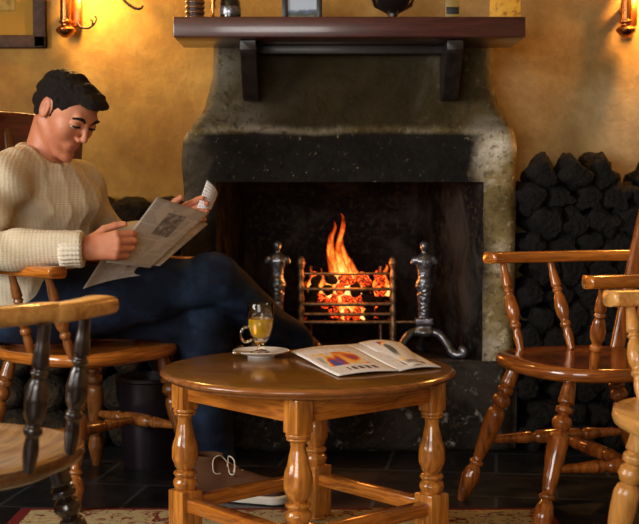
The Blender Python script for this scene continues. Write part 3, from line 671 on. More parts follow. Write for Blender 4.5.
for i, u in enumerate((424, 277)):
    o = link('andiron', am if i == 0 else am, M['steel'] if i == 0 else None); o.location = (P(u,300,GY-.08).x, GY-.08+(0 if i == 0 else .04), hz+.001); s = AZ*.98; o.scale = (s*(1 if i == 0 else -1), s, s)
    tag(o, ('polished steel andiron with a classical bust, right of the fire', 'dim dark andiron with a bust in the shadow left of the fire')[i], 'andiron')

# ------------------------------------------------------------------ table
TC = Vector((-.028,3.0,0)); TR = .349; THt = .45
tb = empty('coffee_table', TC, math.radians(-3.5), 'round oak coffee table with four turned legs in front of the fire', 'table')
lathe('tabletop', [(0,THt-.026),(TR-.03,THt-.026),(TR-.022,THt-.024),(TR-.02,THt-.018),(TR-.006,THt-.016),(TR,THt-.010),(TR,THt-.007),(TR-.004,THt-.003),(TR-.008,THt-.001),(TR-.012,THt),(0,THt)], M['table'], tb, 96).data.materials.append(M['table_edge'])
t = bpy.data.objects['tabletop']
for p_ in t.data.polygons:
    c = p_.center
    if (c.x**2+c.y**2)**.5 > TR-.03 and c.z < THt-.0006 : p_.material_index = 1
R_ = .295
lp = [(0,.024),(.02,.0275),(.045,.0275),(.05,.022),(.065,.026),(.08,.026),(.10,.018),(.16,.0165),(.3,.022),(.48,.0315),(.6,.032),(.70,.0255),(.755,.019),(.765,.026),(.79,.029),(.82,.026),(.835,.021),(.86,.027),(.90,.030),(.94,.028),(1,.022)]
for k in range(4):
    a = PI/2*k; x, y = R_*math.cos(a), R_*math.sin(a)
    boxes('corner_block', [((x,y,THt-.026-.038),(.046,.046,.074),(0,0,a+PI/4))], M['oak_z'], tb, .002)
    turned('leg', (x,y,THt-.10), (x,y,.150), lp, M['oak_z'], tb, 24)
    boxes('foot_block', [((x,y,.087),(.060,.060,.130),(0,0,a+PI/4))], M['oak_z'], tb, .004)
    b = a+PI/2; x2, y2 = R_*math.cos(b), R_*math.sin(b); mx, my = (x+x2)/2, (y+y2)/2; Ln = math.hypot(x-x2,y-y2); ang = math.atan2(y2-y, x2-x)
    boxes('apron', [((mx,my,THt-.026-.028),(Ln-.045,.018,.054),(0,0,ang))], M['oak'], tb, .002)
    boxes('stretcher', [((mx,my,.118),(Ln-.05,.034,.032),(0,0,ang))], M['oak'], tb, .005)
    turned('foot', (x,y,.022), (x,y,.006), [(0,.024),(.5,.03),(1,.024)], M['oak_z'], tb)

# saucer, glass mug, spoon
sp_ = PZ(261,354,THt+.006); S0 = Vector((sp_.x, sp_.y, THt))
sc = empty('saucer', S0, label='white china saucer under the glass mug of tea', cat='saucer')
lathe('saucer_dish', [(0,.003),(.026,.003),(.028,0),(.034,.0),(.036,.004),(.055,.008),(.070,.014),(.0715,.0155),(.070,.0165),(.054,.0115),(.036,.008),(.026,.006),(0,.006)], M['glaze'], sc, 64)
mg = empty('glass_mug', S0+Vector((-.001,0,.0066)), label='footed glass mug of amber tea standing on the white saucer', cat='mug')
lathe('mug_body', [(0,0),(.027,0),(.0275,.002),(.024,.005),(.010,.010),(.0075,.018),(.009,.026),(.018,.034),(.027,.048),(.0325,.068),(.0335,.09),(.033,.127),(.0325,.1285),(.0315,.127),(.0318,.09),(.0305,.069),(.025,.050),(.016,.038),(.0,.035)], M['glass'], mg, 64)
lathe('tea', [(0,.0356),(.0156,.0386),(.0246,.0505),(.0300,.0695),(.0311,.086),(.0311,.0885),(0,.0885)], M['tea'], mg, 64)
tube('handle', [(-.031,0,.068),(-.042,0,.066),(-.050,0,.052),(-.047,0,.036),(-.036,0,.030),(-.022,0,.036)], .0032, M['glass'], mg, 12)
sn = empty('teaspoon', S0+Vector((-.032,-.035,.0135)), math.radians(25), 'small steel teaspoon lying on the saucer beside the mug', 'spoon')
o = tube('handle', [(-.02,0,.003),(.02,0,.003),(.05,0,.005)], lambda t: (.003,.001), M['chrome'], sn, 10)
f = Field((-.045,-.015,-.008),(-.008,.015,.012),.001); f.add(f.ell((-.027,0,.002),(.014,.009,.005)),.001); f.sub(f.ell((-.027,0,.007),(.013,.008,.006)),.001); link('bowl', npmesh(*f.mesh()), M['chrome'], sn)

# magazine on the table
def sheet(name, c00, c10, c11, c01, m, bulge=0, th=.0012, n=16, parent=None, fn=None, org=Vector((0,0,0))):
    c00,c10,c11,c01 = map(Vector,(c00,c10,c11,c01)); V, Fc, uv = [], [], []; nn = (c10-c00).cross(c01-c00).normalized()
    for i in range(n+1):
        for j in range(n+1):
            u, w = i/n, j/n; p = c00*(1-u)*(1-w)+c10*u*(1-w)+c11*u*w+c01*(1-u)*w
            p = p+nn*(bulge*math.sin(PI*u)); p = p+(fn(u,w) if fn else Vector()); V.append(p-org); uv.append((u,w))
    for i in range(n):
        for j in range(n): q = i*(n+1)+j; Fc.append((q, q+n+1, q+n+2, q+1))
    o = link(name, mesh(V, Fc, uv), m, parent); md = o.modifiers.new('thickness', 'SOLIDIFY'); md.thickness = th; md.offset = -1; return o
z = THt+.0045
A, B, Cc, D = PZ(290,352,z), PZ(346,345.5,z), PZ(399,371,z), PZ(338,376,z); E, G2 = PZ(396,346,z), PZ(441,367,z)
mz = empty('magazine', A, label='open colour magazine spread flat at the back of the table', cat='magazine'); org = Vector(A)
rip = lambda u, w: Vector((0,0,.0022*math.sin(5*u+3*w)))
sheet('left_page', A, B, Cc, D, M['mag1'], 0, .0025, 16, mz, lambda u,w: Vector((0,0,(.004*math.sin(PI*u))+.0015*math.sin(6*w))), org)
sheet('right_page', B, E, G2, Cc, M['mag2'], 0, .0025, 16, mz, lambda u,w: Vector((0,0,.005*math.sin(PI*u)+.0015*math.sin(5*w))), org)
sheet('loose_leaf', B.lerp(E,.25)+Vector((0,0,.004)), E+Vector((.012,0,.005)), G2+Vector((-.03,.012,.004)), Cc.lerp(G2,.2)+Vector((0,.01,.004)), M['mag2'], 0, .0008, 16, mz, lambda u,w: Vector((0,0,.008*math.sin(PI*u)+.004*math.sin(4*w+1))), org)

# rug
ru = empty('rug', (0,2.7,0), label='beige patterned rug with maroon border under the coffee table', cat='rug')
x0, x1, y0, y1 = P(22,514,3.42).x, P(548,512,3.42).x, 1.9, 3.41
roughness = 0
boxes('pile_field', [bxs(x0+.035,x1-.035,y0-2.7,y1-.03-2.7,.0,.0095)], M['rug'], ru, .001)
boxes('border', [bxs(x0,x1,y0-2.7,y1-2.7,.0,.007)], M['rug_red'], ru, .002)

# ------------------------------------------------------------------ chairs
CL = [(0,.015),(.12,.020),(.16,.022),(.17,.015),(.19,.0235),(.215,.0235),(.23,.014),(.25,.023),(.28,.0265),(.31,.021),(.325,.014),(.34,.022),(.37,.0265),(.45,.0265),(.6,.021),(.70,.0145),(.715,.021),(.73,.021),(.74,.015),(.78,.0225),(.83,.0265),(.9,.0215),(1,.013)]
SP = [(0,.011),(.10,.012),(.2,.0155),(.28,.017),(.30,.012),(.33,.017),(.36,.012),(.42,.018),(.52,.0225),(.60,.021),(.68,.013),(.70,.0175),(.73,.0185),(.76,.013),(.85,.0155),(1,.0115)]
ST = [(0,.009),(.15,.013),(.30,.018),(.33,.012),(.36,.019),(.5,.021),(.64,.019),(.67,.012),(.70,.018),(.85,.013),(1,.009)]
def seat_mesh(SH, W=.25, D=.23, th=.036):
    V, Fc = [], []; seg = 64; rings = [(.0,-th,.9),(.5,-th,.9),(.93,-th,1),(.985,-th*.8,1),(1,-th*.5,1),(.99,-th*.15,1),(.965,0,1),(.9,-.003,1),(.75,-.009,1),(.5,-.013,1),(.25,-.013,1),(0,-.012,1)]
    for s, z, _ in rings:
        for k in range(seg):
            a = 2*PI*k/seg; ca, sa = math.cos(a), math.sin(a); e = .62 if ca < 0 else .78
            x = math.copysign(abs(ca)**e, ca)*D; y = math.copysign(abs(sa)**.72, sa)*W*(1-.10*(ca < 0)*abs(ca))
            zz = z + (.010*max(0, x/D)*math.cos(y/W*PI/2)*(s if z > -th*.3 else 0) if s < .96 else 0); V.append((x*s, y*s, SH+zz))
    for i in range(len(rings)-1):
        for k in range(seg): a = i*seg+k; b = i*seg+(k+1)%seg; Fc.append((a, b, b+seg, a+seg))
    me = mesh(V, Fc); bm = bmesh.new(); bm.from_mesh(me); bmesh.ops.remove_doubles(bm, verts=bm.verts, dist=1e-5); bmesh.ops.recalc_face_normals(bm, faces=bm.faces); bm.to_mesh(me); bm.free(); return me
def chair(loc_, ang, label, mats, SH=.44, AH=(.70,.70), crest_h=.075, top=1.05, armf=.16, legf=.20, legy=.235, sc=1.0, crestm=None, slant=(.0,.02), lat=.205, inset=.035):
    """mats: arm, seat, leg(upright), spindle, slat. local +x is forward, +y the sitter's left"""
    am_, sm_, lm_, pm_, bm_ = mats
    o = empty('armchair', loc_, ang, label, 'chair', 'wooden armchairs with turned legs'); o.scale = (sc,)*3
    so = link('seat', seat_mesh(SH), sm_, o)
    if sm_ is M['seat_light']:   # worn pale top, darker oak on the sides paints in the edge shade
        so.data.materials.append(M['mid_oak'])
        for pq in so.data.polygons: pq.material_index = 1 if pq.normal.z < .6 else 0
    ft = []
    for sx in (1, -1):
        for sy in (1, -1):
            a = (sx*.145-.005, sy*.155, SH-.028); b = (sx*legf + (0 if sx > 0 else -.03), sy*legy, 0.0)
            turned('leg', a, b, CL, lm_, o, 18); ft.append((Vector(a), Vector(b)))
    def at(i, t): return ft[i][0].lerp(ft[i][1], t)
    for s, (i, j) in enumerate(((0,2),(1,3))): turned('side_stretcher', at(i,.56), at(j,.56), ST, lm_, o, 14)
    turned('cross_stretcher', at(0,.56).lerp(at(2,.56),.5), at(1,.56).lerp(at(3,.56),.5), ST, lm_, o, 14)
    rt = lambda z: -.19-.26*(z-SH)   # back rake
    for s, ah in ((1, AH[0]), (-1, AH[1])):
        pts = [(armf+.012,s*.283,ah-.017),(armf-.04,s*.288,ah-.017),(armf-.14,s*.283,ah-.017),(-.10,s*.268,ah-.015),(rt(ah)+.005,s*.222,ah-.013)]
        tube('arm', pts, lambda t: ((.036-.010*min(1,t*2.2) if t > .03 else .026), .0165), am_, o, 20, 8, .55)
        for fx, bx in ((armf-inset,armf-inset-slant[0]), (armf-inset-.15,armf-inset-.15-slant[1])):
            turned('arm_spindle', (fx,s*.283,ah-.03), (bx,s*lat,SH-.006), SP, pm_, o, 14, .88)
        tube('back_post', [(rt(SH-.02),s*.185,SH-.02),(rt(ah),s*.205,ah),(rt(top-.03),s*.215,top-.03)], lambda t: (.014,.021), bm_, o, 12, 5, .6, (1,0,0))
    for k in range(5):
        y = (k-2)*.074; tube('back_slat', [(rt(SH-.02)-.01,y*.85,SH-.02),(rt((SH+top)/2)-.02,y*.95,(SH+top)/2),(rt(top-.04),y,top-.04)], lambda t: (.017,.007), bm_, o, 12, 5, .6, (1,0,0))
    cp = [(rt(top-crest_h/2)+.035,-.25,top-crest_h/2-.012),(rt(top-crest_h/2)-.002,-.12,top-crest_h/2),(rt(top-crest_h/2)-.018,0,top-crest_h/2+.004),(rt(top-crest_h/2)-.002,.12,top-crest_h/2),(rt(top-crest_h/2)+.035,.25,top-crest_h/2-.012)]
    tube('crest_rail', cp, lambda t: (.012, crest_h/2*(1-.25*abs(2*t-1)**3)), crestm or bm_, o, 20, 8, .5)
    return o
w1 = (M['oak'], M['red_oak'], M['red_z'], M['red_z'], M['red_z'])
chair((.725,3.38,0), math.radians(197), 'empty orange oak armchair nearest the fireplace on the right', w1, .425, (.665,.695), legf=.27, slant=(.02,.03))
chair((.792,2.33,0), math.radians(186), 'pale worn armchair cut off by the right edge, its rounded seat lowest', (M['pale_oak'], M['pale_oak'], M['pale_z'], M['pale_z'], M['pale_z']), .455, (.665,.665))
chair((-.682,2.235,0), math.radians(75), 'close armchair at left with golden arm and turned spindles coloured dark for shade', (M['pale_oak'], M['seat_light'], M['dark_oak'], M['dark_oak'], M['dark_oak']), .415, (.68,.685), slant=(-.01,-.01), lat=.245, inset=.05, armf=.07)  # legs, spindles and back coloured near-black for the shade on the near side
mc = chair((-.67,3.66,0), math.radians(-38), 'armchair with tall red-brown back that the reading man sits in', (M['oak'], M['oak'], M['leg_mid'], M['leg_mid'], M['mid_oak']), .425, (.672,.672), .19, 1.105, armf=.20, crestm=M['crest'])

# ------------------------------------------------------------------ the man
def npv(p): return np.array(p, np.float32)
yaw = math.radians(-32); tf = Vector((math.cos(yaw), math.sin(yaw), 0)); tl = Vector((-math.sin(yaw), math.cos(yaw), 0)); tu = Vector((0,0,1))
HC = P(68,111.5,3.60)
HR = (Matrix.Rotation(math.radians(-36),3,'Z') @ Matrix.Rotation(math.radians(37),3,'Y') @ Matrix.Rotation(math.radians(-4),3,'X'))
HS = 1.0
def hl(x, y, z): return HC + HR @ (Vector((x,y,z))*HS)
neck = P(42,164,3.64)
rsh, lsh = P(0,182,3.47), P(80,183,3.80)
rel, lel = P(-34,251,3.37), P(112,246,3.95)
rwr, lwr = P(84,249,3.385), P(168,226,3.80)
pel = P(38,318,3.76); hr = P(36,320,3.66); hlft = P(66,318,3.84)
rkn, lkn = P(216,277,3.63), P(206,321,3.69)
ran, lan = P(300,345,3.93), P(213,462,3.68)
# head local grid in head coordinates
def headfield(h=.0028):
    f = Field((-.14,-.11,-.22), (.14,.11,.15), h)
    f.add(f.ell((-.018,0,.024),(.095,.076,.072)), .01)
    f.add(f.ell((.018,0,-.028),(.066,.061,.084)), .03)
    for s in (-1,1):
        f.add(f.rc((-.020,s*.053,-.050),(.058,s*.024,-.102),.016,.014), .022)
        f.add(f.ell((.052,s*.040,-.026),(.022,.020,.022)), .022)
    f.add(f.ell((.076,0,-.104),(.016,.021,.015)), .018)
    f.add(f.rc((.074,-.030,.024),(.074,.030,.024),.011,.011), .014)
    for s in (-1,1): f.sub(f.ell((.096,s*.032,.003),(.017,.017,.013)), .012)
    f.add(f.rc((.082,0,.012),(.102,0,-.024),.0075,.0085), .008)
    f.add(f.ell((.100,0,-.027),(.0105,.0095,.008)), .006)
    for s in (-1,1): f.add(f.ell((.092,s*.012,-.033),(.010,.0075,.007)), .005)
    for s in (-1,1):
        f.add(f.ell((.071,s*.031,.006),(.0135,.0165,.010)), .003)
    f.add(f.ell((.070,0,-.066),(.014,.024,.016)), .012)
    f.add(f.ell((.0795,0,-.0610),(.0065,.020,.0038)), .004); f.add(f.ell((.0785,0,-.0705),(.0068,.017,.0045)), .004)
    f.sub(f.rc((.089,-.018,-.0659),(.089,.018,-.0659),.0030,.0030), .003)
    for s in (-1,1):
        f.add(f.ell((-.012,s*.078,-.004),(.018,.0075,.031), Matrix.Rotation(-.2,3,'Y')), .006); f.sub(f.ell((-.006,s*.087,-.002),(.009,.006,.018)), .004)
    iv = HR.inverted() @ (neck-HC)
    f.add(f.rc((-.040,0,-.045), tuple(iv), .050, .058), .014); f.add(f.rc((-.010,.0,-.085), tuple(iv+Vector((.02,0,0))), .026,.04), .012)
    return f
f = headfield(); v, q = f.mesh(); hv_local = v.copy()
Rm = np.array(HR); v = v@Rm.T+np.array(HC); head = (v, q)
def hand(W, fdir, s, nrm, curls, thumb, sc=1.0, spread=.0):
    W = Vector(W); fdir = Vector(fdir).normalized(); s = (Vector(s)-fdir*Vector(s).dot(fdir)).normalized(); nn = fdir.cross(s); 
    if nn.dot(Vector(nrm)) < 0: nn = -nn
    prims = []; offs = (.030,.010,-.010,-.028); lens = ((.044,.026,.021),(.048,.030,.022),(.045,.028,.021),(.036,.021,.019)); kn = (.088,.092,.088,.080)
    prims.append((W-fdir*.05, W+fdir*.01, .027,.025,.01))
    for i in range(4):
        b = W+(fdir*kn[i]+s*offs[i]+nn*(.002 if i in (1,2) else 0))*sc; prims.append((W+s*offs[i]*.55*sc+fdir*.01, b, .017*sc, .0115*sc, .012))
        d0 = fdir+s*spread*(1.5-i); c = curls[i]; a = 0; p = b; r = (.0105,.0092,.0084,.0070)
        for k in range(3):
            a += math.radians(c[k]); d = (d0*math.cos(a)-nn*math.sin(a)).normalized(); e = p+d*lens[i][k]*sc; prims.append((p, e, r[k]*sc, r[k+1]*sc, .003)); p = e
    p = W+(fdir*.022+s*.024-nn*.008)*sc; prims.append((W, p, .02*sc,.017*sc,.01))
    for k, (tf_, ts_, tn_) in enumerate(thumb):
        d = (fdir*tf_+s*ts_+nn*tn_).normalized(); e = p+d*(.040,.032,.026)[k]*sc; prims.append((p, e, (.016,.0115,.010)[k]*sc, (.012,.010,.008)[k]*sc, .004)); p = e
    pts = np.array([list(a) for a, *_ in prims]+[list(b) for _, b, *_ in prims]); f = Field(pts.min(0)-.03, pts.max(0)+.03, .0022)
    for a, b, ra, rb, k in prims: f.add(f.rc(a, b, ra, rb), k)
    return f.mesh()
rh = hand(rwr+Vector((.004,0,0)), (1,-.08,.12), (.05,.1,1), (0,-1,0), [(32,52,30),(40,58,36),(46,62,40),(52,64,42)], [(.75,.6,-.25),(.95,.25,-.2),(1,.05,-.1)], .98)
lh = hand(lwr, (.8,-.25,.40), (-.4,-.1,.9), (0,1,0), [(18,24,16),(20,26,18),(22,28,20),(24,30,22)], [(.6,.6,-.5),(.9,.3,-.4),(1,.1,-.2)], .98)
# the covered body, kept inside the clothes
def bodyfield(h=.012):
    f = Field((-1.30,3.2,.0), (-.0,4.15,1.15), h)
    for a, b, ra, rb in ((neck, P(30,250,3.70), .06,.12),(P(30,250,3.70), pel,.12,.12),(rsh,rel,.045,.036),(rel,rwr,.036,.024),(lsh,lel,.045,.036),(lel,lwr,.036,.024),(rsh,lsh,.05,.05),(hr,rkn,.075,.05),(hlft,lkn,.075,.05),(rkn,ran,.046,.032),(lkn,lan,.046,.032),(ran,ran+Vector((.13,.02,-.05)),.030,.022),(lan,lan+Vector((.11,-.05,-.055)),.030,.022)): f.add(f.rc(a,b,ra,rb), .02)
    return f.mesh()
nh = len(q); v, q = joinm([head, rh, lh, bodyfield()])
me = npmesh(v, q); man = link('person', me, [M['skin'], M['lips'], M['stubble']])
man['label'] = 'dark-haired man in cream knit jumper and jeans, seated reading a newspaper'; man['category'] = 'person'
idx = np.zeros(len(q), int); hc = hv_local[head[1]].mean(1)
lip = (hc[:,0] > .074) & (np.abs(hc[:,1]) < .020) & (hc[:,2] < -.0580) & (hc[:,2] > -.0755)
st = (hc[:,2] < -.048) & (hc[:,0] > -.03) & (hc[:,2] > -.12) & ~lip
idx[:len(hc)][st] = 0; idx[:len(hc)][lip] = 1; me.polygons.foreach_set('material_index', idx)
# hair
f = Field((-.15,-.115,-.10), (.15,.115,.17), .0028)
f.add(f.ell((-.020,0,.036),(.098,.081,.068)), .01); f.add(f.ell((.058,.0,.076),(.048,.056,.024), Matrix.Rotation(.25,3,'Y')), .02); f.add(f.ell((.082,-.015,.079),(.026,.040,.018)), .012); f.add(f.ell((-.05,0,.0),(.066,.073,.07)), .02)
f.add(f.rc((.010,-.073,.03),(.006,-.070,-.012),.012,.007), .01); f.add(f.rc((.010,.073,.03),(.006,.070,-.012),.012,.007), .01)
f.noise(.0022, 190, 3); f.noise(.0012, 420, 5)
X = f.p; cut = f.ell((.088,0,-.025),(.068,.115,.101)); f.sub(cut, .006)
f.sub(f.ell((.015,0,-.07),(.055,.12,.056)), .006); f.sub(f.ell((-.006,-.092,-.004),(.022,.03,.036)), .005); f.sub(f.ell((-.006,.092,-.004),(.022,.03,.036)), .005)
f.d = np.maximum(f.d, -(X[...,2]+.062-X[...,0]*.3)); v, q = f.mesh(); v = v@Rm.T+np.array(HC)
link('hair', npmesh(v, q), M['hair'], man)
for s in (-1, 1):
    f = Field((.05,s*.031-.016,-.015),(.10,s*.031+.016,.02),.001); f.add(f.ell((.0725,s*.031,.000),(.0125,.0150,.0085)),.001); v, q = f.mesh(); lv = v.copy(); v = v@Rm.T+np.array(HC)
    e = link('eye', npmesh(v, q), [M['eye_white'], M['iris']], man); c = lv[q].mean(1); di = ((c[:,1]-s*.031)**2+(c[:,2]+.003)**2 < .0060**2) & (c[:,0] > .074); ln = (c[:,2] > -.0002); e.data.polygons.foreach_set('material_index', (di|ln).astype(int))
    b0 = [hl(.082,s*.012,.019), hl(.086,s*.026,.027), hl(.080,s*.040,.026), hl(.070,s*.050,.019)]
    v_, f_, u_ = sweep(crom(b0, 5), lambda t: (.0040, .0060*(1-.5*t)), 10); link('eyebrow', mesh(v_, f_), M['hair'], man)
    l0 = [hl(.082,s*.018,.000), hl(.0865,s*.030,.0025), hl(.080,s*.044,-.001)]
    v_, f_, u_ = sweep(crom(l0, 5), lambda t: .0022, 8); link('eyelash', mesh(v_, f_), M['hair'], man)
# jumper
f = Field((-1.30,3.2,.38), (-.30,4.15,1.12), .0075)
ch = P(34,215,3.68); be = P(30,272,3.72); hm = P(34,308,3.74); TRm = Matrix((tf,tl,tu)).transposed()
f.add(f.ell(ch,(.125,.185,.165),TRm), .01); f.add(f.ell(be,(.130,.175,.15),TRm), .05); f.add(f.ell(hm,(.135,.175,.09),TRm), .04)
f.add(f.rc(rsh,lsh,.066,.060), .05); f.add(f.rc(P(14,164,3.53),P(40,166,3.66),.045,.06), .05); f.add(f.rc(P(28,172,3.64),P(70,184,3.76),.05,.05), .05); f.add(f.rc(neck+Vector((0,0,-.045)),ch,.062,.12), .04)
sh2 = P(55,176,3.70); f.add(f.ell(P(62,205,3.66),(.09,.13,.10),TRm), .05)
def sleeve(a, e, w, r):
    D = f.rc(a, e, r[0], r[1]); f.add(D, .035)
    dd = (w-e).normalized(); pl = (f.p-npv(w))@npv(dd); D = f.rc(e, w+dd*.03, r[1]*.98, r[2]); f.add(np.maximum(D, pl), .02)
sleeve(rsh, rel, rwr-Vector((.008,0,0)), (.074,.060,.044)); sleeve(lsh, lel, lwr-(lwr-lel).normalized()*.03, (.062,.054,.044))
# folds: soft ridges that run with the cloth
p_ = f.p; f.d += .0065*np.sin((p_[...,0]*.5+p_[...,2]*.9)*55+2.2*np.sin(p_[...,0]*14)+2*np.sin(p_[...,1]*11))*np.clip((1.02-p_[...,2])*5,0,1)
# raised cables down the front
q_ = (f.p-npv(ch)); ac = q_@npv(tl); fr = q_@npv(tf); twist = np.sin(p_[...,2]*95)
for c0 in (-.085,-.028,.028,.085):
    f.d -= .004*np.exp(-((ac-c0-.004*twist)/.008)**2)*(fr > 0)

qa = q_@npv(tl); qu = q_[...,2]; f.d += .005*np.sin(34*(qa*.8+qu*.75)+1.6*np.sin(qu*13)+.8)*np.exp(-((qa+.02)/.13)**2-((qu+.03)/.13)**2)*(fr > 0)
f.d -= .016*np.exp(-((qu+.095+.25*(qa+.02))/.022)**2-((qa+.03)/.10)**2)*(fr > 0)
nk = f.rc(neck+Vector((0,0,-.02)), hl(-.03,0,-.06), .062, .064); f.sub(nk, .004)
v, q = f.mesh(); jm = link('jumper', npmesh(v, q), M['knit'], man)
# collar ring and cuffs
ax = Vector((.36,-.24,.90)).normalized(); sx_ = ax.cross(tl).normalized(); sy_ = ax.cross(sx_).normalized(); cc = P(42,158,3.645)
pts = [cc+(sx_*math.cos(a)*.073+sy_*math.sin(a)*.070) for a in [2*PI*k/40 for k in range(41)]]
v_, f_, u_ = sweep(pts, lambda t: (.011,.016), 12, None, tuple(ax)); link('collar', mesh(v_, f_), M['rib'], jm)
for e, w in ((rel, rwr-Vector((.008,0,0))), (lel, lwr-(lwr-lel).normalized()*.03)):
    dd = (w-e).normalized(); a = w-dd*.055; V2 = []; ns, nt = 48, 7; ss = dd.cross(tu).normalized(); ww = ss.cross(dd)
    for i, (t_, r_) in enumerate(((0,.040),(.0,.046),(.15,.050),(.5,.0475),(.85,.049),(1.0,.046),(1.0,.034),(.8,.030))):
        for k in range(ns*2): A = PI*k/ns; r2 = r_+(.0018 if k % 4 < 2 else -.0012); V2.append(a+dd*.062*t_+(ss*math.cos(A)+ww*math.sin(A))*r2)
    n2 = ns*2; F2 = [(i*n2+k, i*n2+(k+1)%n2, (i+1)*n2+(k+1)%n2, (i+1)*n2+k) for i in range(7) for k in range(n2)]
    link('cuff', mesh(V2, F2), M['rib'], jm)
# jeans
f = Field((-1.15,3.4,.05), (.0,4.12,.82), .0075)
f.add(f.ell(pel+Vector((0,0,.0)),(.15,.185,.115),TRm), .01)
f.add(f.rc(hr,rkn,.098,.070), .03); f.add(f.rc(hlft,lkn,.095,.072), .02)
f.add(f.rc(P(60,296,3.66),P(150,286,3.62),.075,.075), .05)
for k_, a_, r0, r1 in ((rkn,ran,.071,.053),(lkn,lan,.074,.062)):
    dd = (a_-k_).normalized(); pl = (f.p-npv(a_))@npv(dd); m_ = k_.lerp(a_,.35)+(Vector((-.012,0,0)) if a_ is lan else Vector((-.01,.01,-.012))); D = np.minimum(f.rc(k_, m_, r0, (r0+r1)/2+.006), f.rc(m_, a_+dd*.02, (r0+r1)/2+.006, r1)); f.add(np.maximum(D, pl), .012)
p_ = f.p
f.d += .0035*np.sin(p_[...,0]*48+p_[...,2]*40+2*np.sin(p_[...,2]*18)+2.*np.sin(p_[...,1]*13)); f.d += .004*np.sin(p_[...,2]*95+p_[...,0]*30+2*np.sin(p_[...,1]*20))*np.exp(-((p_[...,2]-lkn.z+.02)/.09)**2)*(p_[...,0] > lkn.x-.1)
f.d += .004*np.sin(p_[...,2]*120)*np.clip((.22-p_[...,2])*8,0,1)
f.d = np.maximum(f.d, .432-p_[...,2]-10*(p_[...,0] > P(158,350,3.6).x))
v, q = f.mesh(); link('jeans', npmesh(v, q), M['denim'], man)
# shoes
def shoe(heel, ang, roll=None):
    R = Matrix.Rotation(ang,3,'Z') if roll is None else roll
    f = Field((-.06,-.06,-.005),(.27,.06,.16),.003)
    f.add(f.rc((.0,0,.05),(.03,0,.05),.037,.040), .01); f.add(f.rc((.03,0,.042),(.195,0,.030),.040,.036), .02); f.add(f.rc((.012,0,.07),(.006,0,.115),.040,.042), .03); f.add(f.rc((.05,0,.075),(.13,0,.052),.026,.022), .02)
    f.d = np.maximum(f.d, .020-f.p[...,2]); f.d = np.maximum(f.d, f.p[...,2]-.125); f.sub(f.rc((.008,0,.10),(.006,0,.16),.034,.036),.004); v, q = f.mesh(); rm = np.array(R); o = link('shoe', npmesh(v@rm.T+np.array(heel), q), M['suede'], man)
    f = Field((-.06,-.06,-.01),(.27,.06,.04),.003); P2 = f.p.copy(); f.p = f.p*npv((1,1,0)); a = np.minimum(f.rc((.0,0,0),(.06,0,0),.038,.036), f.rc((.06,0,0),(.20,-.004,0),.036,.042)); f.p = P2
    f.d = np.maximum(a, np.abs(f.p[...,2]-.012)-.011); v, q = f.mesh(); link('sole', npmesh(v@rm.T+np.array(heel), q), M['sole'], o)
    def sl(*p): return Vector(heel)+R@Vector(p)
    for k in range(4): x = .065+k*.020; v_, f_, u_ = sweep(crom([sl(x,-.020,.088-k*.007), sl(x,0,.104-k*.010), sl(x+.004,.020,.088-k*.007)],5), lambda t: .0022, 8); link('lace', mesh(v_, f_), M['lace'], o)
    for s in (-1,1):
        v_, f_, u_ = sweep(crom([sl(.063,0,.102), sl(.058+.012*s,-.015,.125), sl(.062+.03*s,-.035,.118), sl(.066+.03*s,-.045,.085), sl(.066+.012*s,-.03,.080), sl(.063,-.004,.102)],6), lambda t: .0018, 8); link('lace', mesh(v_, f_), M['lace'], o)
    return o
hl_ = PZ(207,494,.012); shoe((hl_.x, hl_.y, .0015), math.radians(-14))
dd = (ran-rkn).normalized(); td = Vector((.86,-.1,-.40)).normalized(); sh = tl; uu = -dd
zz_ = (uu - td*uu.dot(td)).normalized(); yy = zz_.cross(td); R2 = Matrix((td, yy, zz_)).transposed(); shoe(tuple(ran-R2@Vector((.005,0,.085))), 0, R2)

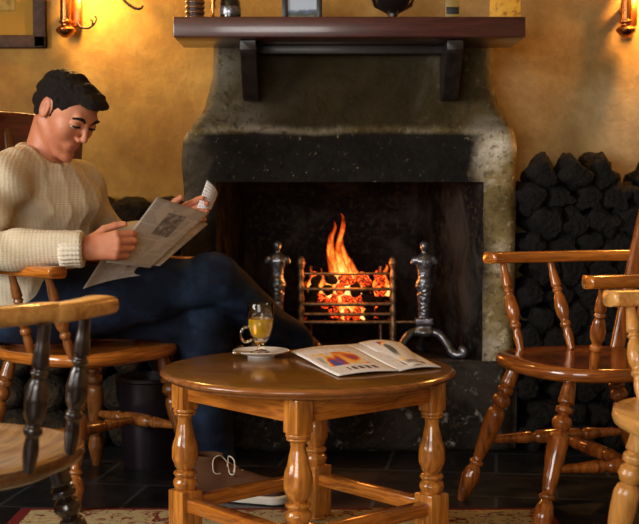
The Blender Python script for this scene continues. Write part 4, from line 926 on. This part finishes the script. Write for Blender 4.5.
# newspaper the man holds ------------------------------------------------------------
nb = P(150,240,3.6)
npap = empty('newspaper', nb, label='open newspaper held in the seated man\'s hands', cat='newspaper')
A, B, Cc, D = P(106,262,3.395), P(157,197,3.55), P(209,213,3.70), P(150,268,3.50)
sheet('front_page', D, Cc, B, A, M['news'], .006, .0012, 20, npap, lambda u,w: Vector((0,-.010*math.sin(PI*w),.0)), nb)
sheet('inner_page', P(160,266,3.54), P(208,224,3.74), P(163,202,3.60), P(112,262,3.44), M['news'], .006, .0012, 16, npap, lambda u,w: Vector((0,.006*math.sin(PI*w),0)), nb)
sheet('back_page', P(83,289,3.50), P(150,274,3.56), P(206,222,3.78), P(104,256,3.47), M['news'], -.01, .0012, 16, npap, None, nb)
sheet('curled_page', P(197,208,3.71), P(211,210,3.74), P(218,194,3.78), P(207,180,3.74), M['curl'], .012, .001, 12, npap, None, nb)

# ------------------------------------------------------------------ light and camera
def area(name, loc_, tgt, sx, sy, e, col):
    L = bpy.data.lights.new(name, 'AREA'); L.shape = 'RECTANGLE'; L.size = sx; L.size_y = sy; L.energy = e; L.color = col; o = bpy.data.objects.new(name, L); C.objects.link(o); o.location = loc_
    o.rotation_euler = (Vector(tgt)-Vector(loc_)).to_track_quat('-Z','Y').to_euler(); return o
area('daylight_lamp_left', (XL+.02,1.5,1.4), (XL+1,1.5,1.4), 1.7, 1.1, 95, (1,.96,.90))  # area lamp standing in for daylight from an unseen window
area('daylight_lamp_front', (-1.2,YF+.02,1.45), (-.9,YF+1,1.38), 2.1, 1.2, 82, (1,.96,.90))  # second stand-in lamp, set to the left so left-hand faces catch light
w = bpy.data.worlds.new('World'); bpy.context.scene.world = w; w.use_nodes = True; w.node_tree.nodes['Background'].inputs[0].default_value = (.8,.9,1,1); w.node_tree.nodes['Background'].inputs[1].default_value = .3
cam = bpy.data.cameras.new('camera'); cam.sensor_width = 36; cam.lens = F*36/639; cam.dof.use_dof = True; cam.dof.focus_distance = 3.25; cam.dof.aperture_fstop = 6.3
co_ = bpy.data.objects.new('camera', cam); C.objects.link(co_); co_.location = (0,0,CH); co_.rotation_euler = (PI/2-TH,0,0); bpy.context.scene.camera = co_
vs = bpy.context.scene.view_settings; vs.view_transform = 'Standard'; vs.look = 'None'; vs.gamma = 1; vs.exposure = 0; vs.use_curve_mapping = False
